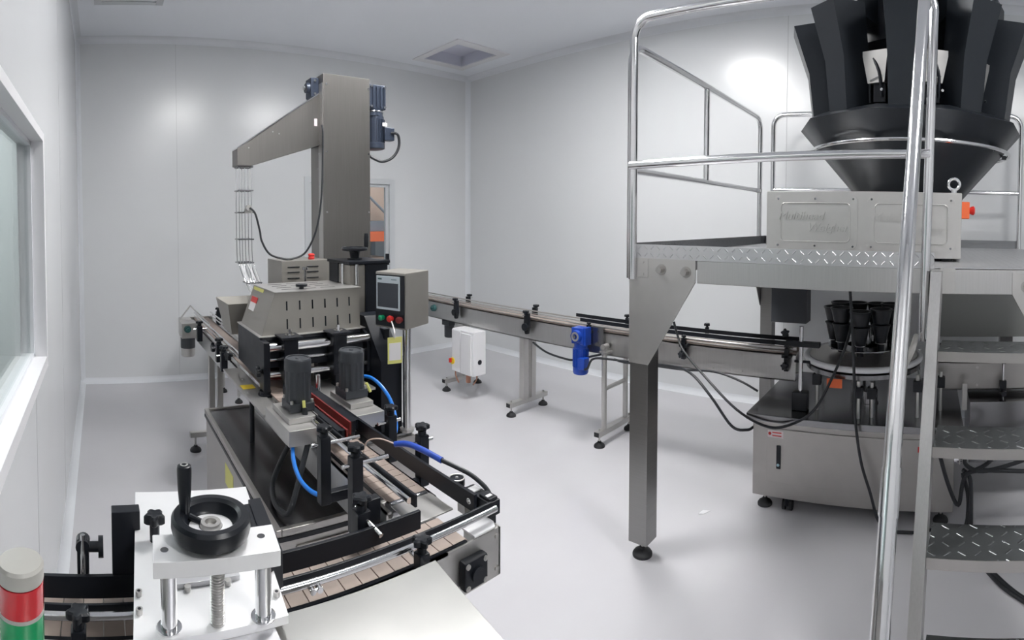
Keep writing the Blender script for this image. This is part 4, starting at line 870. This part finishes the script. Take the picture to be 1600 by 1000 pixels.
# louvred box at the foot
lb_ = B('louvred_box', FCOVER, ce, lambda b: b.box((1.02, 2.86, .02), (1.329, 3.12, 1.375), .003))
B('louvre', BLACK, lb_, lambda b: [b.box((x, 2.857, z), (x+.075, 2.8605, z+.006)) for x in (1.055, 1.175) for z in (1.335, 1.305, 1.27)])
bt = B('beacon', RED, lb_, lambda b: b.lathe((1.235, 2.93, 1.375), [(.018, 0), (.020, .012), (.016, .016), (.022, .028), (.012, .036)], 20)); bt['label'] = 'small red cap on the louvred box'
# wire chute for the caps
def chute_path(dx, dy):
    return [(.815+dx, 3.02+dy, 1.935), (.815+dx, 3.02+dy, 1.42), (.825+dx, 3.0+dy, 1.34), (.85+dx, 2.97+dy, 1.25), (.875+dx, 2.90+dy, 1.17), (.90+dx, 2.80+dy, 1.10)]
wc = B('wire_chute', CHROME, ce, lambda b: [b.tube(chute_path(dx, dy), .0028, 8) for dx, dy in ((0, 0), (.035, 0), (.075, 0), (0, .07), (.035, .07), (.075, .07))])
B('chute_ring', SSD, wc, lambda b: [b.tube([(.808, 3.012, z), (.898, 3.012, z), (.898, 3.098, z), (.808, 3.098, z), (.808, 3.012, z)], .004, 8, 0) for z in (1.93, 1.79, 1.66, 1.50, 1.36)] + [b.tube([(.84, 2.96, 1.245), (.93, 2.96, 1.245), (.93, 3.045, 1.245), (.84, 3.045, 1.245), (.84, 2.96, 1.245)], .004, 8, 0)])
se = B('chute_sensor', SSP, wc, lambda b: [b.cyl((.86, 3.0, 1.685), (.86, 2.965, 1.685), .018, n=20), b.box((.84, 2.985, 1.655), (.885, 3.01, 1.672), .002)])
B('chute_braces', WHT, wc, lambda b: [b.tube([(.815+a_, 3.0, 1.355), (.84+c_, 2.975, 1.25)], .004, 8, 0) for a_, c_ in ((0, .02), (.02, 0), (.04, .06), (.06, .04), (.075, .08), (0, .0))])
# small feeding hopper stand far behind
hs = thing('hopper_stand', 'small stainless hopper on thin legs behind the infeed conveyor', 'stand', (1.18, 4.7, 0))
B('hopper', SSP, hs, lambda b: b.loft([[(1.12, 4.48, .55), (1.40, 4.48, .55), (1.40, 4.86, .55), (1.12, 4.86, .55)], [(1.08, 4.42, .80), (1.60, 4.42, .80), (1.60, 4.90, .80), (1.08, 4.90, .80)]]))
for x, y in ((1.13, 4.83), (1.19, 4.50), (1.39, 4.83), (1.39, 4.50)):
    p = B('leg', SSP, hs, lambda b: b.cyl((x, y, .06), (x, y, .55), .014, n=14))
    foot(p, x, y, .08, .035)

# ------------------------------------------------------------ labelling machine in the foreground
lm = thing('labelling_machine', 'steel topped machine in the foreground with a bright aluminium adjusting head and black handwheel', 'machine', (.2, .45, 0))
ST = mat('scuffed_sheet_steel', (.42, .42, .405), .31, .92, .10, 9, (1, 1, 1), .05)
B('top_sheet', ST, lm, lambda b: b.prism([(-.17, .788, .962), (-.17, .08, .962), (.47, .08, .962), (.572, .779, .962), (.275, .786, .962)], (0, 0, .008), .001))
B('cabinet', SSP, lm, lambda b: b.box((-.16, .10, .06), (.46, .74, .962), .004))
B('base_plate', ALU, lm, lambda b: b.prism([(.037, .745, .985), (.272, .745, .985), (.317, 1.145, .985), (.068, 1.170, .985)], (0, 0, .014), .001))
B('base_support', ALUS, lm, lambda b: [b.box((.06, .60, .970), (.25, .78, .985)), b.box((.115, .845, .999), (.222, .862, 1.008), .001)])
hd = B('head_block', ALU, lm, lambda b: b.prism([(.0656, .728, 1.1), (.249, .713, 1.1), (.258, .780, 1.1), (.0715, .795, 1.1)], (0, 0, .024), .0012))
B('screw_hole', SSD, hd, lambda b: [b.cyl((x, .755, 1.1238), (x, .755, 1.1245), .006, n=16) for x in (.085, .232)])
for x, y in ((.092, .766), (.235, .756)):
    B('guide_column', CHROME, lm, lambda b: [b.cyl((x, y, .999), (x, y, 1.10), .0125, n=28), b.lathe((x, y, .999), [(.019, 0), (.019, .002), (.014, .003)], 28)])
def screw(b):
    prof = []; z = .999
    while z < 1.098: prof += [(.0095, z), (.0112, z+.001), (.0112, z+.0022), (.0095, z+.0032)]; z += .0042
    b.lathe((.165, .762, 0), prof, 24)
B('lead_screw', SSP, lm, screw)
B('cap_screw', SSP, lm, lambda b: [b.cyl((x, y, .999), (x, y, 1.007), .0055, n=18) for x, y in ((.05, .80), (.052, .84), (.262, .83), (.268, .79), (.132, .84), (.20, .84))])
B('screw_socket', BLACK, lm, lambda b: [b.cyl((x, y, 1.0068), (x, y, 1.0074), .003, n=6) for x, y in ((.05, .80), (.052, .84), (.262, .83), (.268, .79))])
hw = B('handwheel', PLAST, lm, lambda b: b.lathe((.158, .772, 1.130), [(.050, 0), (.058, .004), (.0605, .014), (.0600, .026), (.056, .031), (.046, .031), (.041, .027), (.038, .016), (.034, .012), (.030, .012), (.030, .004), (.05, 0)], 64, close=False))
B('wheel_disc', ALU, hw, lambda b: b.lathe((.158, .772, 1.130), [(.031, 0), (.033, .012), (.018, .0125), (.018, .0)], 40))
B('wheel_hub', SSP, hw, lambda b: b.lathe((.158, .772, 1.124), [(.016, 0), (.017, .020), (.015, .025), (.009, .025), (.008, .018), (.001, .018)], 32))
B('spokes', PLAST, hw, lambda b: [b.tube([(.158+.012*math.cos(a), .772+.012*math.sin(a), 1.143), (.158+.036*math.cos(a), .772+.036*math.sin(a), 1.148)], .005, 10, 0) for a in (2.5,)])
ch = B('crank_handle', PLAST, hw, lambda b: b.lathe((.122, .795, 1.155), [(.007, 0), (.0085, .012), (.0105, .035), (.0115, .058), (.0115, .068), (.0105, .072), (.006, .074)], 28))
B('handle_screw', SSP, ch, lambda b: b.lathe((.122, .795, 1.2285), [(.0065, 0), (.0065, .001), (.004, .001), (.004, 0)], 20))
kb = knob(lm, (.093, .985, 1.042), (0, 0, 1), .021, .018)
B('knob_stem', PLAST, lm, lambda b: b.cyl((.093, .985, .999), (.093, .985, 1.036), .0095, n=20))
B('side_bar', BLACK, lm, lambda b: [b.prism([(.295, 1.05, .955), (.322, 1.05, .955), (.306, .865, .955), (.275, .845, .955)], (0, 0, .066), .0015), b.box((.235, .955, 1.0), (.30, 1.04, 1.018), .002)])
tw = thing('signal_tower', 'stacked signal lamp with grey cap and red and green lenses at lower left', 'signal light', (-.1, .602, .97))
B('cap', TLCAP, tw, lambda b: b.lathe((-.1, .602, 1.190), [(.027, 0), (.0275, .002), (.0275, .016), (.025, .0195), (.001, .020)], 48))
B('lens_red', TLRED, tw, lambda b: b.lathe((-.1, .602, 1.156), [(.0265, 0), (.0268, .001), (.0268, .031), (.0262, .032)], 48))
B('ring', TLCAP, tw, lambda b: b.lathe((-.1, .602, 1.152), [(.0272, 0), (.0272, .004)], 48))
B('lens_green', TLGRN, tw, lambda b: b.lathe((-.1, .602, 1.116), [(.0265, 0), (.0268, .001), (.0268, .035), (.0262, .036)], 48))
B('base', TLCAP, tw, lambda b: [b.cyl((-.1, .602, .99), (-.1, .602, 1.116), .024, n=32), b.cyl((-.1, .602, .970), (-.1, .602, .99), .035, n=32)])

# ------------------------------------------------------------ sensor with blue tube beside the transfer plate
fs = thing('fibre_sensor', 'fibre sensor with blue sleeve and dark amplifier block by the transfer plate', 'sensor', (.90, 1.0, .85))
B('sleeve', BLUE, fs, lambda b: b.tube([(.800, 1.285, .955), (.818, 1.245, .965), (.835, 1.19, .962), (.848, 1.125, .955)], .0085, 14))
B('fibre', mat('bare_fibre', (.55, .42, .36), .4), fs, lambda b: b.tube([(.74, 1.37, .91), (.752, 1.365, .945), (.775, 1.33, .960), (.800, 1.285, .955)], .0022, 8))
B('lead', CABLE, fs, lambda b: b.tube([(.848, 1.125, .955), (.868, 1.085, .945), (.89, 1.05, .93), (.902, 1.01, .91), (.900, .985, .895)], .006, 10))
am = B('amplifier', BLACK, fs, lambda b: [b.box((.868, .955, .862), (.905, 1.06, .900), .003), b.box((.872, .96, .90), (.90, 1.0, .907), .002), b.box((.872, .965, .835), (.90, 1.02, .862), .002)])
B('dial', SSP, am, lambda b: [b.torus((.884, 1.105, .905), .020, .0018, (0, 0, 1), 32, 8), b.cyl((.884, 1.105, .903), (.884, 1.105, .907), .004, n=14)])
B('dial_disc', BLACK, am, lambda b: b.cyl((.884, 1.105, .886), (.884, 1.105, .902), .022, n=32))
B('clip', ALU, am, lambda b: [b.box((.872, 1.02, .900), (.898, 1.045, .904), .001), b.box((.875, .97, .907), (.892, .98, .909), .001)])
B('mounting_arm', SSP, fs, lambda b: [b.box((.858, 1.04, .838), (.875, 1.07, .866), .001)])

# ------------------------------------------------------------ loose cables and hoses
def cable(name, label, cat, m, pts, r, grp=None, loc=None):
    return single(name, label, cat, m, lambda b: b.tube(pts, r, 10, 6), loc or pts[0], grp)
cable('sensor_cable', 'thin black cable swooping from the wire chute sensor to the elevator column', 'cable', CABLE, [(.862, 2.96, 1.685), (.89, 2.945, 1.65), (.915, 2.94, 1.55), (.925, 2.935, 1.49), (.97, 2.93, 1.415), (1.05, 2.925, 1.385), (1.11, 2.92, 1.383), (1.19, 2.91, 1.42), (1.255, 2.90, 1.55), (1.30, 2.92, 1.75), (1.32, 2.942, 2.0), (1.322, 2.943, 2.15), (1.326, 2.965, 2.19)], .006)
cable('motor_cable', 'black cable looping under the drive motor at the top of the elevator', 'cable', CABLE, [(1.82, 2.965, 2.18), (1.865, 2.95, 2.17), (1.872, 2.95, 2.09), (1.83, 2.96, 2.02), (1.76, 2.97, 1.99), (1.70, 2.975, 2.005), (1.66, 2.985, 2.03)], .009)
cable('motor_cable', 'black cable looping down from the left upright motor over the dark cabinet top', 'cable', CABLE, [(.707, 1.752, .93), (.707, 1.742, .90), (.700, 1.70, .84), (.665, 1.66, .78), (.62, 1.62, .70), (.585, 1.60, .645), (.570, 1.68, .640), (.60, 1.80, .65), (.66, 1.87, .70), (.69, 1.86, .76)], .010)
cable('air_hose', 'bright blue air hose curving down beside the right upright motor', 'hose', BLUET, [(.985, 1.86, .98), (1.01, 1.80, .985), (1.03, 1.74, .955), (1.035, 1.68, .905), (1.00, 1.60, .85), (.94, 1.55, .84)], .007)
cable('air_hose', 'bright blue air hose hanging below the left side of the conveyor', 'hose', BLUET, [(.640, 1.70, .83), (.615, 1.62, .80), (.61, 1.54, .775), (.63, 1.47, .765), (.665, 1.43, .775), (.69, 1.41, .79)], .007)
cable('power_cable', 'black cable hanging from the conveyor clamp in a long bow to the filler worktop', 'cable', CABLE, [(3.05, 1.60, .95), (3.05, 1.57, .86), (3.0, 1.50, .78), (2.86, 1.28, .675), (2.75, 1.04, .555), (2.715, .86, .50), (2.715, .74, .515), (2.74, .60, .60), (2.79, .51, .77), (2.83, .44, .95), (2.98, .43, 1.06)], .0075)
cable('power_cable', 'black cable from the conveyor stand falling to the left side of the filler cabinet', 'cable', CABLE, [(3.10, 2.1, .62), (2.95, 1.9, .66), (2.90, 1.55, .70), (2.82, 1.36, .70), (2.76, 1.20, .60), (2.73, 1.06, .465), (2.76, .98, .445), (2.80, .957, .45)], .008)
cable('power_cable', 'black cable running from the conveyor body back to the filler worktop corner', 'cable', CABLE, [(3.11, 1.9, .62), (3.06, 1.55, .64), (3.03, 1.3, .665), (3.0, 1.12, .64), (2.97, .99, .60)], .007)
cable('power_cable', 'black cable hanging from the deck in front of the turntable down to the floor', 'cable', CABLE, [(2.66, .41, 1.40), (2.68, .39, 1.10), (2.70, .375, .80), (2.70, .367, .60), (2.70, .333, .376), (2.70, .28, .21), (2.70, .24, .08), (2.72, .19, .012), (2.71, .10, .012), (2.72, .0, .012), (2.78, -.10, .012)], .008)
cable('power_cable', 'black motor cable drooping under the long conveyor towards its stand', 'cable', CABLE, [(3.11, 2.9, .62), (3.05, 2.7, .585), (3.04, 2.5, .57), (3.05, 2.42, .575), (3.06, 2.25, .63), (3.08, 2.2, .645)], .008)
cable('power_cable', 'short black cable leaving the terminal box of the blue gear motor', 'cable', CABLE, [(2.995, 2.30, .54), (2.99, 2.26, .55), (2.99, 2.22, .62), (3.0, 2.15, .64), (3.05, 2.0, .635), (3.11, 1.95, .62)], .008)
for j, (lb, pts) in enumerate([
    ('thick black cable hanging behind the stair stringer beside the filler cabinet', [(2.70, -.03, .55), (2.70, -.07, .44), (2.69, -.12, .28), (2.69, -.175, .17), (2.69, -.20, .30), (2.69, -.25, .345), (2.72, -.40, .33), (2.74, -.60, .31), (2.75, -.85, .33)]),
    ('upper looping black cable under the second stair tread', [(2.70, -.19, .32), (2.69, -.30, .37), (2.69, -.35, .42), (2.69, -.31, .455), (2.69, -.22, .43), (2.69, -.21, .38), (2.70, -.30, .34), (2.75, -.50, .36), (2.78, -.70, .42)]),
    ('black cable dropping from the filler plug down to the floor below the stair', [(2.74, -.20, .33), (2.69, -.235, .30), (2.66, -.24, .15), (2.64, -.24, .02), (2.5, -.26, .012), (2.3, -.35, .012), (2.15, -.46, .012), (1.9, -.6, .012)]),
    ('second black cable on the floor running beside the first towards the stair', [(2.74, -.20, .30), (2.70, -.225, .22), (2.69, -.225, .10), (2.62, -.20, .012), (2.45, -.29, .012), (2.25, -.40, .012), (2.1, -.52, .012), (1.88, -.66, .012)])]):
    cable('power_cable', lb, 'cable', CABLE, pts, .011)
pg = thing('cable_plug', 'silver round connector on the right end of the filler cabinet', 'plug', (2.85, -.18, .33))
B('socket', CHROME, pg, lambda b: [b.cyl((2.84, -.156, .34), (2.84, -.20, .34), .022, n=24), b.cyl((2.84, -.156, .40), (2.84, -.19, .40), .018, n=24)])
B('ring', SSP, pg, lambda b: b.torus((2.84, -.185, .34), .023, .004, (0, 1, 0), 24, 8))
# tiny scrap on the floor
single('paper_scrap', 'tiny white paper scrap on the floor left of the filler cabinet', 'scrap', WHT, lambda b: b.prism([(2.60, 1.20, .001), (2.64, 1.19, .004), (2.66, 1.15, .001), (2.61, 1.17, .003)], (0, 0, .001)), (2.62, 1.18, 0))
